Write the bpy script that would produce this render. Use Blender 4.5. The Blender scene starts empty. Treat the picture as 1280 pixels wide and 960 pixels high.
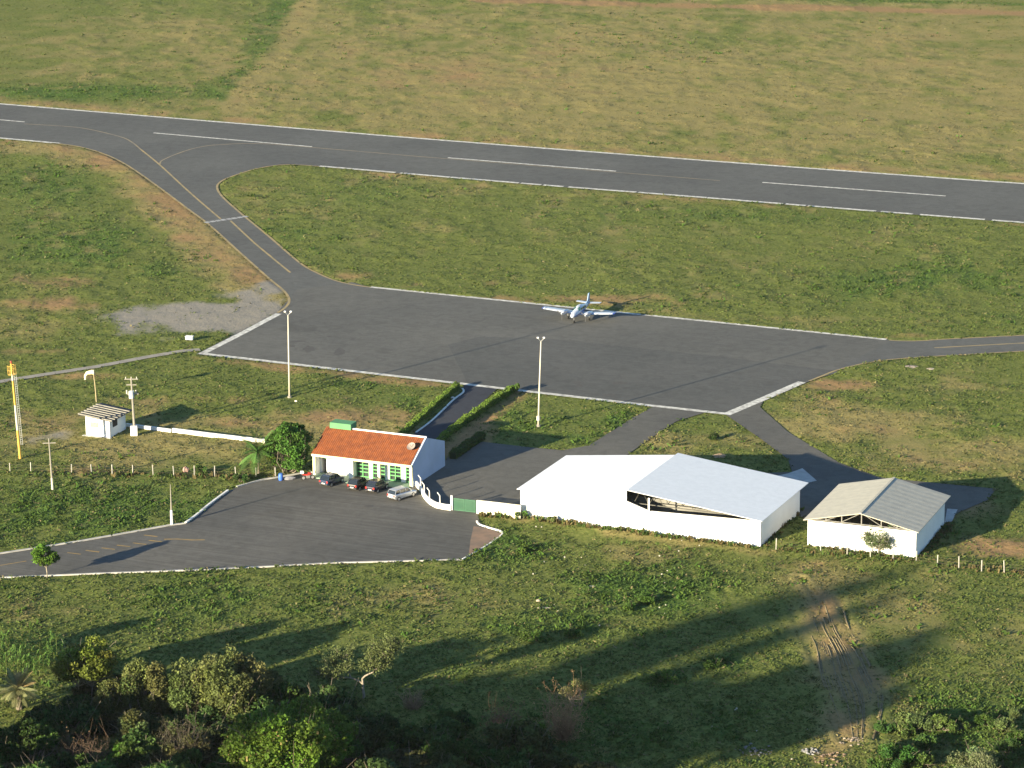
import bpy, math, random
import numpy as np
from mathutils import Vector, Matrix, geometry
R = math.radians
scene = bpy.context.scene
col = scene.collection

# ------------------------------------------------------------------ camera, sky, sun, exposure
FP, PITCH, ROLL, CAMH = 4179.92, 0.2693727, 0.0077709, 129.2955
cam_d = bpy.data.cameras.new('camera'); cam = bpy.data.objects.new('camera', cam_d); col.objects.link(cam)
cam_d.sensor_width = 36; cam_d.lens = 36 * FP / 1280; cam_d.clip_start = 1; cam_d.clip_end = 12000
cam.matrix_world = Matrix.Translation((0, 0, CAMH)) @ Matrix.Rotation(math.pi / 2 - PITCH, 4, 'X') @ Matrix.Rotation(-ROLL, 4, 'Z')
scene.camera = cam
SUN_AZ, SUN_EL = R(44.5 + 180), R(12.0)          # direction towards the sun, seen from the ground
world = bpy.data.worlds.new('World'); scene.world = world; world.use_nodes = True
wn = world.node_tree; bg = wn.nodes['Background']
sky = wn.nodes.new('ShaderNodeTexSky'); sky.sky_type = 'NISHITA'; sky.sun_disc = False
sky.sun_elevation = SUN_EL; sky.sun_rotation = math.pi / 2 - SUN_AZ
sky.air_density = 1.0; sky.dust_density = 0.3; sky.ozone_density = 3.0
wn.links.new(sky.outputs[0], bg.inputs[0]); bg.inputs[1].default_value = 0.075
sun_d = bpy.data.lights.new('sun', 'SUN'); sun_d.energy = 5.0; sun_d.angle = R(0.53); sun_d.color = (1.0, 0.845, 0.58)
sun = bpy.data.objects.new('sun', sun_d); col.objects.link(sun)
sdir = Vector((math.cos(SUN_AZ) * math.cos(SUN_EL), math.sin(SUN_AZ) * math.cos(SUN_EL), math.sin(SUN_EL)))
sun.rotation_euler = sdir.to_track_quat('Z', 'Y').to_euler()
vs = scene.view_settings; vs.view_transform = 'Standard'; vs.look = 'None'; vs.exposure = 1.85; vs.gamma = 1
vs.use_curve_mapping = False
scene.cycles.use_denoising = True; scene.cycles.max_bounces = 5; scene.cycles.diffuse_bounces = 3
scene.cycles.transparent_max_bounces = 6

# ------------------------------------------------------------------ survey: photograph pixels -> ground metres and back
_c, _s = math.cos(ROLL), math.sin(ROLL)
def ground_xy(px, py):
    px = np.asarray(px, float); py = np.asarray(py, float)
    u = (px - 640) / FP; v = (py - 480) / FP
    U = _c * u - _s * v; V = _s * u + _c * v
    dy = math.cos(PITCH) - V * math.sin(PITCH); dz = -math.sin(PITCH) - V * math.cos(PITCH)
    t = -CAMH / dz
    return U * t, dy * t
def survey_px(x, y):
    d = y * math.cos(PITCH) + CAMH * math.sin(PITCH)
    V = (-y * math.sin(PITCH) + CAMH * math.cos(PITCH)) / d; U = x / d
    u = _c * U + _s * V; v = -_s * U + _c * V
    return u * FP + 640, v * FP + 480
def G(px, py, z=0.0):
    x, y = ground_xy(px, py); return Vector((float(x), float(y), z))

# ------------------------------------------------------------------ noise
def vnoise(x, y, seed=0):
    xi = np.floor(x).astype(np.int64); yi = np.floor(y).astype(np.int64); fx = x - xi; fy = y - yi
    fx = fx * fx * (3 - 2 * fx); fy = fy * fy * (3 - 2 * fy)
    def h(a, b):
        n = (a * 374761393 + b * 668265263 + seed * 974634777) & 0xffffffff
        n = ((n ^ (n >> 13)) * 1274126177) & 0xffffffff
        return ((n ^ (n >> 16)) & 0xffff) / 65535.0
    a = h(xi, yi); b = h(xi + 1, yi); c = h(xi, yi + 1); d = h(xi + 1, yi + 1)
    return (a + (b - a) * fx) * (1 - fy) + (c + (d - c) * fx) * fy
def fbm(x, y, octv=4, seed=0):
    s = 0; a = .5; t = 0
    for k in range(octv):
        s = s + a * vnoise(x * 2 ** k + 17.3 * k, y * 2 ** k - 9.1 * k, seed + k); t += a; a *= .55
    return s / t
def sstep(a, b, x):
    t = np.clip((x - a) / (b - a), 0, 1); return t * t * (3 - 2 * t)

# ------------------------------------------------------------------ materials
MATS = {}
def mat(name, color, rough=.8, var=0.0, scale=1.0, metal=0.0, spec=.3, color2=None, bump=0.0, bscale=None, trans=0.0):
    if name in MATS: return MATS[name]
    m = bpy.data.materials.new(name); m.use_nodes = True; nt = m.node_tree; b = nt.nodes['Principled BSDF']
    b.inputs['Roughness'].default_value = rough; b.inputs['Metallic'].default_value = metal
    b.inputs['Specular IOR Level'].default_value = spec
    c4 = (*color, 1)
    tc = nt.nodes.new('ShaderNodeTexCoord')
    nz = nt.nodes.new('ShaderNodeTexNoise'); nz.inputs['Scale'].default_value = scale; nz.inputs['Detail'].default_value = 6
    nt.links.new(tc.outputs['Object'], nz.inputs['Vector'])
    rp = nt.nodes.new('ShaderNodeValToRGB'); rp.color_ramp.elements[0].position = .35; rp.color_ramp.elements[1].position = .65
    c2 = color2 or tuple(c * (1 - var) for c in color)
    rp.color_ramp.elements[0].color = (*c2, 1); rp.color_ramp.elements[1].color = c4
    nt.links.new(nz.outputs['Fac'], rp.inputs[0]); nt.links.new(rp.outputs[0], b.inputs['Base Color'])
    if bump:
        bp = nt.nodes.new('ShaderNodeBump'); bp.inputs['Strength'].default_value = bump; bp.inputs['Distance'].default_value = .05
        n2 = nt.nodes.new('ShaderNodeTexNoise'); n2.inputs['Scale'].default_value = bscale or scale * 6
        nt.links.new(tc.outputs['Object'], n2.inputs['Vector']); nt.links.new(n2.outputs['Fac'], bp.inputs['Height'])
        nt.links.new(bp.outputs[0], b.inputs['Normal'])
    MATS[name] = m; return m
def attr_mat(name, rough=.9, trans=0.3, attr='tint', mul=(1, 1, 1)):
    if name in MATS: return MATS[name]
    m = bpy.data.materials.new(name); m.use_nodes = True; nt = m.node_tree; b = nt.nodes['Principled BSDF']
    b.inputs['Roughness'].default_value = rough; b.inputs['Specular IOR Level'].default_value = .15
    at = nt.nodes.new('ShaderNodeAttribute'); at.attribute_name = attr
    mx = nt.nodes.new('ShaderNodeMix'); mx.data_type = 'RGBA'; mx.blend_type = 'MULTIPLY'; mx.inputs[0].default_value = 1
    mx.inputs[7].default_value = (*mul, 1)
    nt.links.new(at.outputs['Color'], mx.inputs[6]); nt.links.new(mx.outputs[2], b.inputs['Base Color'])
    tr = nt.nodes.new('ShaderNodeBsdfTranslucent'); nt.links.new(mx.outputs[2], tr.inputs[0])
    ms = nt.nodes.new('ShaderNodeMixShader'); ms.inputs[0].default_value = trans
    out = nt.nodes['Material Output']
    nt.links.new(b.outputs[0], ms.inputs[1]); nt.links.new(tr.outputs[0], ms.inputs[2]); nt.links.new(ms.outputs[0], out.inputs[0])
    MATS[name] = m; return m

def pavement_mat(name, base, base2, patch=.35, streak=0.0):
    m = bpy.data.materials.new(name); m.use_nodes = True; nt = m.node_tree; b = nt.nodes['Principled BSDF']
    b.inputs['Roughness'].default_value = .92; b.inputs['Specular IOR Level'].default_value = .12
    tc = nt.nodes.new('ShaderNodeTexCoord')
    def noise(scale, det=5, vec=None, dist=0):
        n = nt.nodes.new('ShaderNodeTexNoise'); n.inputs['Scale'].default_value = scale; n.inputs['Detail'].default_value = det
        n.inputs['Distortion'].default_value = dist
        nt.links.new(vec or tc.outputs['Object'], n.inputs['Vector']); return n
    def ramp(n, p0, p1, c0, c1):
        r_ = nt.nodes.new('ShaderNodeValToRGB'); e = r_.color_ramp.elements
        e[0].position = p0; e[1].position = p1; e[0].color = (*c0, 1); e[1].color = (*c1, 1)
        nt.links.new(n.outputs['Fac'], r_.inputs[0]); return r_
    def mul(a, bb, f=1):
        x = nt.nodes.new('ShaderNodeMix'); x.data_type = 'RGBA'; x.blend_type = 'MULTIPLY'; x.inputs[0].default_value = f
        nt.links.new(a, x.inputs[6]); nt.links.new(bb, x.inputs[7]); return x.outputs[2]
    c = ramp(noise(.05, 4), .38, .62, base2, base).outputs[0]
    c = mul(c, ramp(noise(9, 3), .3, .7, (.82,) * 3, (1.12,) * 3).outputs[0])
    c = mul(c, ramp(noise(.6, 6, dist=1), .3, .6, (.86,) * 3, (1.05,) * 3).outputs[0])
    # long streaks along the runway direction
    mp = nt.nodes.new('ShaderNodeMapping'); mp.vector_type = 'TEXTURE'; mp.inputs['Rotation'].default_value[2] = R(-23.5); mp.inputs['Scale'].default_value = (14, .55, 1)
    nt.links.new(tc.outputs['Object'], mp.inputs[0])
    c = mul(c, ramp(noise(1.0, 4, mp.outputs[0]), .3, .7, (1 - streak,) * 3, (1 + streak * .5,) * 3).outputs[0])
    c = mul(c, ramp(noise(.11, 2, dist=.5), .27, .31, (.55,) * 3, (1,) * 3).outputs[0], patch)
    nt.links.new(c, b.inputs['Base Color'])
    bp = nt.nodes.new('ShaderNodeBump'); bp.inputs['Strength'].default_value = .12; bp.inputs['Distance'].default_value = .02
    nt.links.new(noise(5, 5).outputs['Fac'], bp.inputs['Height']); nt.links.new(bp.outputs[0], b.inputs['Normal'])
    return m

# ------------------------------------------------------------------ mesh building
class MB:
    def __init__(s): s.v = []; s.f = []
    def add(s, vs_, fs):
        o = len(s.v); s.v += [tuple(v) for v in vs_]; s.f += [tuple(i + o for i in f) for f in fs]; return s
    def box(s, x0, y0, z0, x1, y1, z1):
        return s.add([(x0, y0, z0), (x1, y0, z0), (x1, y1, z0), (x0, y1, z0), (x0, y0, z1), (x1, y0, z1), (x1, y1, z1), (x0, y1, z1)],
                     [(3, 2, 1, 0), (4, 5, 6, 7), (0, 1, 5, 4), (1, 2, 6, 5), (2, 3, 7, 6), (3, 0, 4, 7)])
    def prism(s, poly, axis, a, b):
        """extrude polygon given in the two other axes along axis from a to b"""
        n = len(poly)
        def P(p, t):
            return {'x': (t, p[0], p[1]), 'y': (p[0], t, p[1]), 'z': (p[0], p[1], t)}[axis]
        vs_ = [P(p, a) for p in poly] + [P(p, b) for p in poly]
        fs = [(i, (i + 1) % n, n + (i + 1) % n, n + i) for i in range(n)]
        tri = geometry.tessellate_polygon([[Vector((p[0], p[1], 0)) for p in poly]])
        for t in tri: fs.append(tuple(t)); fs.append(tuple(n + i for i in reversed(t)))
        return s.add(vs_, fs)
    def tube(s, pts, rad, n=8, cap=True):
        pts = [Vector(p) for p in pts]
        if not hasattr(rad, '__len__'): rad = [rad] * len(pts)
        vs_ = []; fs = []
        for i, p in enumerate(pts):
            d = (pts[min(i + 1, len(pts) - 1)] - pts[max(i - 1, 0)])
            d = d.normalized() if d.length > 1e-9 else Vector((0, 0, 1))
            a = d.cross(Vector((0, 0, 1))); a = a.normalized() if a.length > 1e-3 else Vector((1, 0, 0)); b = d.cross(a)
            for k in range(n):
                t = 2 * math.pi * k / n; vs_.append(p + (a * math.cos(t) + b * math.sin(t)) * rad[i])
        for i in range(len(pts) - 1):
            for k in range(n): fs.append((i * n + k, i * n + (k + 1) % n, (i + 1) * n + (k + 1) % n, (i + 1) * n + k))
        if cap: fs.append(tuple(range(n))[::-1]); fs.append(tuple((len(pts) - 1) * n + k for k in range(n)))
        return s.add(vs_, fs)
    def loft(s, rings, cap=True):
        n = len(rings[0]); vs_ = [p for r_ in rings for p in r_]; fs = []
        for i in range(len(rings) - 1):
            for k in range(n): fs.append((i * n + k, i * n + (k + 1) % n, (i + 1) * n + (k + 1) % n, (i + 1) * n + k))
        if cap: fs.append(tuple(range(n))[::-1]); fs.append(tuple((len(rings) - 1) * n + k for k in range(n)))
        return s.add(vs_, fs)
    def strip(s, pts, w, z0, z1=None):
        """flat ribbon (or a low wall when z1 is given) of width w along ground points"""
        pts = [Vector((p[0], p[1], 0)) for p in pts]; L = []; Rr = []
        for i, p in enumerate(pts):
            d0 = (pts[i] - pts[i - 1]).normalized() if i else None
            d1 = (pts[i + 1] - pts[i]).normalized() if i < len(pts) - 1 else None
            d = ((d0 or d1) + (d1 or d0)).normalized(); nrm = Vector((-d.y, d.x, 0))
            k = 1 / max(.5, nrm.dot(Vector((-(d1 or d0).y, (d1 or d0).x, 0))))
            L.append(p + nrm * w / 2 * k); Rr.append(p - nrm * w / 2 * k)
        if z1 is None:
            n = len(pts); return s.add([(p.x, p.y, z0) for p in L] + [(p.x, p.y, z0) for p in Rr], [(n + i, n + i + 1, i + 1, i) for i in range(n - 1)])
        rings = [[(a.x, a.y, z0), (b.x, b.y, z0), (b.x, b.y, z1), (a.x, a.y, z1)] for a, b in zip(L, Rr)]
        return s.loft(rings)
    def build(s, name, m, parent=None, smooth=False, bevel=0):
        me = bpy.data.meshes.new(name); me.from_pydata(s.v, [], s.f); me.update()
        o = bpy.data.objects.new(name, me); col.objects.link(o)
        if m: me.materials.append(m)
        if parent: o.parent = parent
        if smooth: me.polygons.foreach_set('use_smooth', [True] * len(me.polygons))
        if bevel:
            bv = o.modifiers.new('bevel', 'BEVEL'); bv.width = bevel; bv.segments = 2; bv.limit_method = 'ANGLE'
        return o
def np_mesh(name, verts, faces, m, parent=None, colors=None, attr='tint', smooth=False):
    """verts (N,3), faces (M,k) numpy"""
    me = bpy.data.meshes.new(name); N = len(verts); M, k = faces.shape
    me.vertices.add(N); me.vertices.foreach_set('co', np.ascontiguousarray(verts, np.float32).ravel())
    me.loops.add(M * k); me.loops.foreach_set('vertex_index', faces.astype(np.int32).ravel())
    me.polygons.add(M); me.polygons.foreach_set('loop_start', np.arange(0, M * k, k, dtype=np.int32))
    me.polygons.foreach_set('loop_total', np.full(M, k, np.int32))
    if smooth: me.polygons.foreach_set('use_smooth', np.ones(M, bool))
    me.update(calc_edges=True)
    if colors is not None:
        a = me.attributes.new(attr, 'FLOAT_COLOR', 'POINT')
        c4 = np.ones((N, 4), np.float32); c4[:, :3] = colors; a.data.foreach_set('color', c4.ravel())
    if m: me.materials.append(m)
    o = bpy.data.objects.new(name, me); col.objects.link(o)
    if parent: o.parent = parent
    return o
def tag(o, label=None, cat=None, group=None, kind=None):
    if label: o['label'] = label
    if cat: o['category'] = cat
    if group: o['group'] = group
    if kind: o['kind'] = kind
    return o
def thing(name, label, cat, loc=(0, 0, 0), rz=0, group=None, rx=0, ry=0):
    o = bpy.data.objects.new(name, None); col.objects.link(o); o.location = loc; o.rotation_euler = (rx, ry, rz)
    o.empty_display_size = .5
    return tag(o, label, cat, group)
def copy_tree(o, parent=None):
    c = o.copy(); col.objects.link(c)
    if parent: c.parent = parent
    for ch in [x for x in o.children]: copy_tree(ch, c)
    return c
def structure(o): return tag(o, kind='structure')

def poly_sheet(name, pts, z, m):
    P = [Vector((p[0], p[1], 0)) for p in pts]
    me = bpy.data.meshes.new(name); tri = geometry.tessellate_polygon([P])
    fs = []
    for t in tri:
        a, b, c = [P[i] for i in t]
        fs.append(t if (b - a).cross(c - a).z > 0 else t[::-1])
    me.from_pydata([(p.x, p.y, z) for p in P], [], fs); me.update()
    o = bpy.data.objects.new(name, me); col.objects.link(o); me.materials.append(m); return structure(o)
def smooth_line(pts, n=6):
    """Catmull-Rom through ground points"""
    P = [Vector((p[0], p[1], 0)) for p in pts]; out = []
    for i in range(len(P) - 1):
        p0 = P[max(i - 1, 0)]; p1 = P[i]; p2 = P[i + 1]; p3 = P[min(i + 2, len(P) - 1)]
        for k in range(n):
            t = k / n
            out.append(.5 * ((2 * p1) + (p2 - p0) * t + (2 * p0 - 5 * p1 + 4 * p2 - p3) * t * t + (3 * p1 - p0 - 3 * p2 + p3) * t ** 3))
    out.append(P[-1]); return out
def gl(*pp): return [G(x, y) for x, y in pp]

# ================================================================== THE SETTING
RW_TOP = [(0, 129.3), (160, 142.6), (280, 152.4), (360, 159), (480, 169), (540, 173.8), (660, 183.2), (700, 186.3), (820, 195.5), (900, 201.6), (1020, 210.4), (1100, 216.3), (1220, 225), (1280, 229)]
RW_BOT = [(0, 173.4), (73, 180), (398, 208.4), (480, 215.3), (540, 220.6), (660, 230.6), (700, 233.9), (820, 243.1), (900, 249.4), (1020, 259), (1100, 265.3), (1218, 274.4), (1280, 279.2)]
rt = gl(*RW_TOP); rb = gl(*RW_BOT)
def extend(a, b, d): v = (b - a).normalized(); return b + v * d
rt = [extend(rt[2], rt[0], 500)] + rt + [extend(rt[-3], rt[-1], 500)]
rb = [extend(rb[-1], rb[0], 500)] + rb + [extend(rb[0], rb[-1], 500)]
TX_L = smooth_line(gl((40, 177), (73, 180), (100, 184), (130, 193), (160, 208), (200, 236), (232, 260), (260, 281), (300, 317), (336, 349), (352, 362), (359, 371), (360, 378), (355, 385), (346, 391)), 4)
TX_R = smooth_line(gl((430, 211), (398, 208.4), (375, 206.6), (350, 206.6), (320, 211.5), (290, 221), (276, 228), (272.5, 235), (279, 246), (300, 265), (340, 298), (375, 328), (395, 340), (418, 350), (440, 355.5), (463, 359)), 4)
TX2_T = smooth_line(gl((1090, 422.8), (1108, 424.6), (1125, 426), (1150, 425.9), (1184, 423.7), (1230, 421.4), (1280, 419)), 4)
TX2_T.append(extend(TX2_T[-6], TX2_T[-1], 150))
TX2_B = smooth_line(gl((1000, 482), (1008, 478.4), (1029, 470.3), (1046, 463.5), (1074, 456.2), (1101, 451.4), (1132, 448.4), (1184, 445), (1280, 439.5)), 4)
TX2_B.append(extend(TX2_B[-6], TX2_B[-1], 150))
AP_TL, AP_TR, AP_BL, AP_BR, AP_LT, AP_RT = (463, 359), (1108, 424.6), (245, 443), (913, 519.3), (346, 391), (1008, 478.4)
P_RUN = rt + rb[::-1]
P_TAXI = TX_L + TX_R[::-1]
P_APRON = gl(AP_BL, (579, 481.2), AP_BR, AP_RT) + [TX2_B[6], TX2_T[6]] + gl(AP_TR, (785, 391.7), AP_TL, (440, 353), (372, 362), AP_LT)
P_TAXI2 = TX2_B + TX2_T[::-1]
P_ROADL = gl((818, 507.5), (790, 523), (736, 557), (703, 563), (660, 559), (604, 552.5), (585, 553), (566, 566), (551, 580), (516, 609), (530, 618), (548, 637), (566, 640), (597, 643), (650, 648), (655, 640), (700, 615), (775, 575), (812, 549), (845, 527), (884, 515))
P_ROADR = gl((905, 517), (950, 548), (985, 574), (990, 590), (940, 592), (900, 600), (1010, 650), (1100, 650), (1180, 655), (1200, 640), (1235, 625), (1245, 611), (1160, 603), (1100, 597), (1050, 579), (1020, 561), (985, 540), (950, 509), (955, 500))
P_PARK = gl((-60, 703), (0, 692.5), (100, 677), (213, 657), (232, 654.5), (245, 645), (262, 631), (285, 614), (300, 607), (325, 601), (345, 597.5), (380, 591), (396, 590), (516, 609), (528, 619), (535, 630), (548, 637), (566, 639), (597, 643), (600, 654), (610, 660), (628, 666.5), (617, 677), (578, 700), (420, 704), (285, 711.5), (120, 717.5), (0, 722.5), (-60, 726))
P_WALK = gl((580, 479), (579.5, 489), (567, 500), (540, 526), (510, 548), (500, 562), (530, 572), (548, 549), (565, 531), (600, 506), (624, 484))
P_PATH_C = gl((-40, 484), (0, 477), (60, 467.5), (120, 458.5), (180, 447), (230, 438.5), (250, 437))
m_run = pavement_mat('runway_asphalt', (.114, .117, .111), (.098, .101, .097), .15, .06)
m_apron = pavement_mat('apron_asphalt', (.124, .124, .114), (.105, .106, .099), .35, .08)
m_patch = pavement_mat('apron_patch_asphalt', (.101, .103, .098), (.089, .092, .088), .3, .07)
m_road = pavement_mat('road_asphalt', (.120, .118, .106), (.098, .098, .091), .4, .05)
m_park = pavement_mat('car_park_asphalt', (.124, .121, .110), (.098, .098, .092), .25, .20)
m_walk = pavement_mat('walk_asphalt', (.048, .053, .066), (.040, .044, .055), .2, .05)  # the walkway asphalt itself is darker and bluer
poly_sheet('runway', P_RUN, .030, m_run)
poly_sheet('taxiway', P_TAXI, .034, m_run)
poly_sheet('apron', P_APRON, .038, m_apron)
structure(poly_sheet('taxiway', P_TAXI2, .034, m_run))
poly_sheet('apron_patch', gl((560, 431), (600, 421), (690, 424), (900, 446), (1052, 465), (1006, 477), (915, 517.5), (700, 492.5), (585, 480)), .042, m_patch)
poly_sheet('service_road', P_ROADL, .026, m_road)
poly_sheet('service_road', P_ROADR, .026, m_road)
poly_sheet('car_park', P_PARK, .022, m_park)
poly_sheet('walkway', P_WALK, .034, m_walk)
m_pad = mat('pale_concrete', (.42, .42, .40), .9, .2, .8)
poly_sheet('concrete_apron', gl((925, 603), (962, 597), (985, 592), (1003, 585.5), (1021, 601), (1000, 606), (985, 610)), .031, m_pad)
poly_sheet('concrete_apron', gl((1181, 653), (1184, 636), (1197, 637), (1190, 652)), .031, m_pad)
m_dust = mat('reddish_dust', (.24, .16, .11), .95, .3, .6, color2=(.15, .115, .09))
poly_sheet('dusty_patch', gl((592, 658), (606, 660), (627, 667), (616, 676), (586, 694), (588, 676)), .026, m_dust)
pc = MB(); pc.strip(P_PATH_C, 1.5, .03); structure(pc.build('footpath', mat('path_concrete', (.30, .28, .24), .9, .25, .5)))

# painted markings
m_white = mat('white_marking_paint', (.66, .66, .60), .8, 0, 1.3, color2=(.34, .33, .30))
m_fade = mat('faded_white_paint', (.42, .43, .42), .85, 0, .7, color2=(.26, .26, .26))
m_yel = mat('yellow_marking_paint', (.36, .27, .12), .8, 0, .5, color2=(.24, .20, .11))
m_yelf = mat('faded_yellow_paint', (.27, .22, .13), .8, 0, .4, color2=(.19, .165, .12))
m_yelr = mat('road_yellow_paint', (.34, .22, .06), .8, 0, 1.2, color2=(.20, .15, .07))
b = MB()
def inset(line, d):
    out = []
    for i, p in enumerate(line):
        q = (line[min(i + 1, len(line) - 1)] - line[max(i - 1, 0)]).normalized(); out.append(p + Vector((-q.y, q.x, 0)) * d)
    return out
b.strip(inset(rt, -.5), .95, .046)
segs = [[rb[0]] + gl((0, 173.4), (73, 180))]
random.seed(5)
xs = 398
while xs < 1279:                                   # the near edge line is broken where grass grows over it
    xe = min(1280, xs + random.choice([25, 40, 62, 85, 95])); yy = lambda t: float(np.interp(t, [p[0] for p in RW_BOT], [p[1] for p in RW_BOT]))
    segs.append(gl(*[(t, yy(t)) for t in np.linspace(xs, xe, 4)])); xs = xe + random.choice([1, 3, 6, 9])
segs.append([G(1281, 279.3), rb[-1]])
for s_ in segs: b.strip(inset(s_, .5), .95, .046)
for a_, c_ in (((192, 166.3), (390, 183.6)), ((560, 197.4), (770, 214.2)), ((953, 228.2), (1182, 245.2)), ((-150, 136.5), (30.5, 152.6)), ((1376, 258), (1610, 274))):
    b.strip(gl(a_, c_), .62, .046)
structure(b.build('runway_markings', m_white))
b = MB(); b.strip(inset(TX_L, .15)[3:], .42, .046); b.strip(inset(TX_R, -.15)[4:], .42, .046)
b.strip(smooth_line(gl((176, 187), (200, 206.5), (232, 236), (253, 254.5), (276, 274)), 5), .38, .046)
b.strip(gl((288, 276), (318, 304), (347, 328), (363, 341)), .38, .046)
b.strip(inset(TX2_T, -.15)[5:], .4, .046); b.strip(inset(TX2_B, .15)[5:], .4, .046)
b.strip(gl((1168, 435), (1280, 429), (1400, 422.6)), .38, .046)
structure(b.build('taxiway_markings', m_yel))
b = MB(); b.strip(smooth_line(gl((30, 155), (80, 158), (110, 161.5), (150, 171), (165, 178), (176, 187)), 5), .36, .0465)
b.strip(smooth_line(gl((200, 205), (201, 202), (206, 199), (220, 193), (245, 185), (275, 181), (330, 180), (420, 187), (520, 195.5)), 5), .34, .0465)
b.strip(gl((520, 195.5), (900, 226)), .3, .0465)
structure(b.build('faded_lead_in_lines', m_yelf))
b = MB()
for k in range(8):                                  # holding position dashes across the taxiway
    t0 = k / 8; t1 = t0 + .105; P0 = G(256, 278.5); P1 = G(310.5, 270.5); b.strip([P0.lerp(P1, t0), P0.lerp(P1, t1)], 1.1, .05)
structure(b.build('holding_position_marking', m_fade))
b = MB()
b.strip(gl(AP_TL, (785, 391.7), (960, 409.5), AP_TR), .8, .048)
b.strip(inset(gl((247, 442.6), (362, 455.9), (470, 468.7), (579, 481.2), (700, 495.2), (800, 506.8), (913, 519.3)), .45), .95, .048)
b.strip(inset(gl((251, 440.5), (300, 415.5), (344, 392)), -.6), 1.1, .0485)
b.strip(inset(gl((914, 518.5), (960, 499), (1007, 478.6)), .6), 1.3, .0485)
structure(b.build('apron_edge_lines', m_white))
b = MB(); b.strip(gl((-40, 714), (0, 707), (33, 701.5)), .22, .030)
for cx, cy in ((92, 692), (115, 689.2), (135, 686), (154, 682.6), (174, 679.8), (194, 676.6), (188, 670)):
    b.strip(gl((cx - 8, cy - 1), (cx + 9, cy + 1)), .28, .030)
b.strip(gl((205, 674.3), (222, 674), (240, 675.2), (256, 675)), .3, .030)
structure(b.build('road_markings', m_yelr))

# kerbs
m_kerb = mat('kerb_concrete', (.50, .49, .46), .9, .3, .7); m_kerbw = mat('kerb_whitewash', (.78, .77, .73), .85, .2, .9)
b = MB()
b.strip(gl((-60, 703), (0, 692.5), (100, 677), (213, 657), (232, 654.5)), .32, 0, .15)
b.strip(smooth_line(gl((296, 609), (325, 601), (345, 597.5), (380, 591.5)), 5), .3, 0, .16)
b.strip(gl((578, 700), (420, 704), (285, 711.5), (120, 717.5), (0, 722.5), (-60, 726)), .3, 0, .13)
structure(b.build('kerb', m_kerb))
b = MB(); b.strip(smooth_line(gl((232, 654.5), (245, 645), (262, 631), (285, 614)), 5), .28, 0, .22)
b.strip(smooth_line(gl((596, 652), (599, 656), (610, 660), (628, 666.5), (617, 677), (598, 689), (578, 700)), 5), .2, 0, .17)
b.strip(smooth_line(gl((578, 486), (579, 491), (566, 501), (540, 526), (520, 541)), 5), .25, 0, .14)
structure(b.build('kerb', m_kerbw))

# ------------------------------------------------------------------ ground sheet
def in_poly(x, y, poly):
    inside = np.zeros(x.shape, bool); n = len(poly)
    mnx = min(p.x for p in poly); mxx = max(p.x for p in poly); mny = min(p.y for p in poly); mxy = max(p.y for p in poly)
    sel = (x >= mnx) & (x <= mxx) & (y >= mny) & (y <= mxy); xs_, ys_ = x[sel], y[sel]; r_ = np.zeros(xs_.shape, bool)
    for i in range(n):
        a, b_ = poly[i], poly[(i + 1) % n]
        if a.y == b_.y: continue
        c = ((a.y > ys_) != (b_.y > ys_)) & (xs_ < (b_.x - a.x) * (ys_ - a.y) / (b_.y - a.y) + a.x); r_ ^= c
    inside[sel] = r_; return inside
PAVED = [P_RUN, P_TAXI, P_APRON, P_TAXI2, P_ROADL, P_ROADR, P_PARK, P_WALK, inset(P_PATH_C, .75) + inset(P_PATH_C, -.75)[::-1]]
HULLS = [gl((396, 591), (516, 609), (551, 582.5), (435, 566)), gl((650, 645), (950, 683.5), (995, 635), (700, 600)), gl((1011, 680), (1145, 698), (1181, 654), (1045, 640)), gl((108, 544), (137, 547), (157, 533), (125, 531))]
def paved(x, y):
    r_ = np.zeros(np.shape(x), bool)
    for p in PAVED + HULLS: r_ |= in_poly(x, y, p)
    return r_
def seg_dist(x, y, pts):
    d = np.full(np.shape(x), 1e9)
    for a, b_ in zip(pts[:-1], pts[1:]):
        vx, vy = b_.x - a.x, b_.y - a.y; L = vx * vx + vy * vy + 1e-9
        t = np.clip(((x - a.x) * vx + (y - a.y) * vy) / L, 0, 1); d = np.minimum(d, np.hypot(x - a.x - t * vx, y - a.y - t * vy))
    return d
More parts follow.
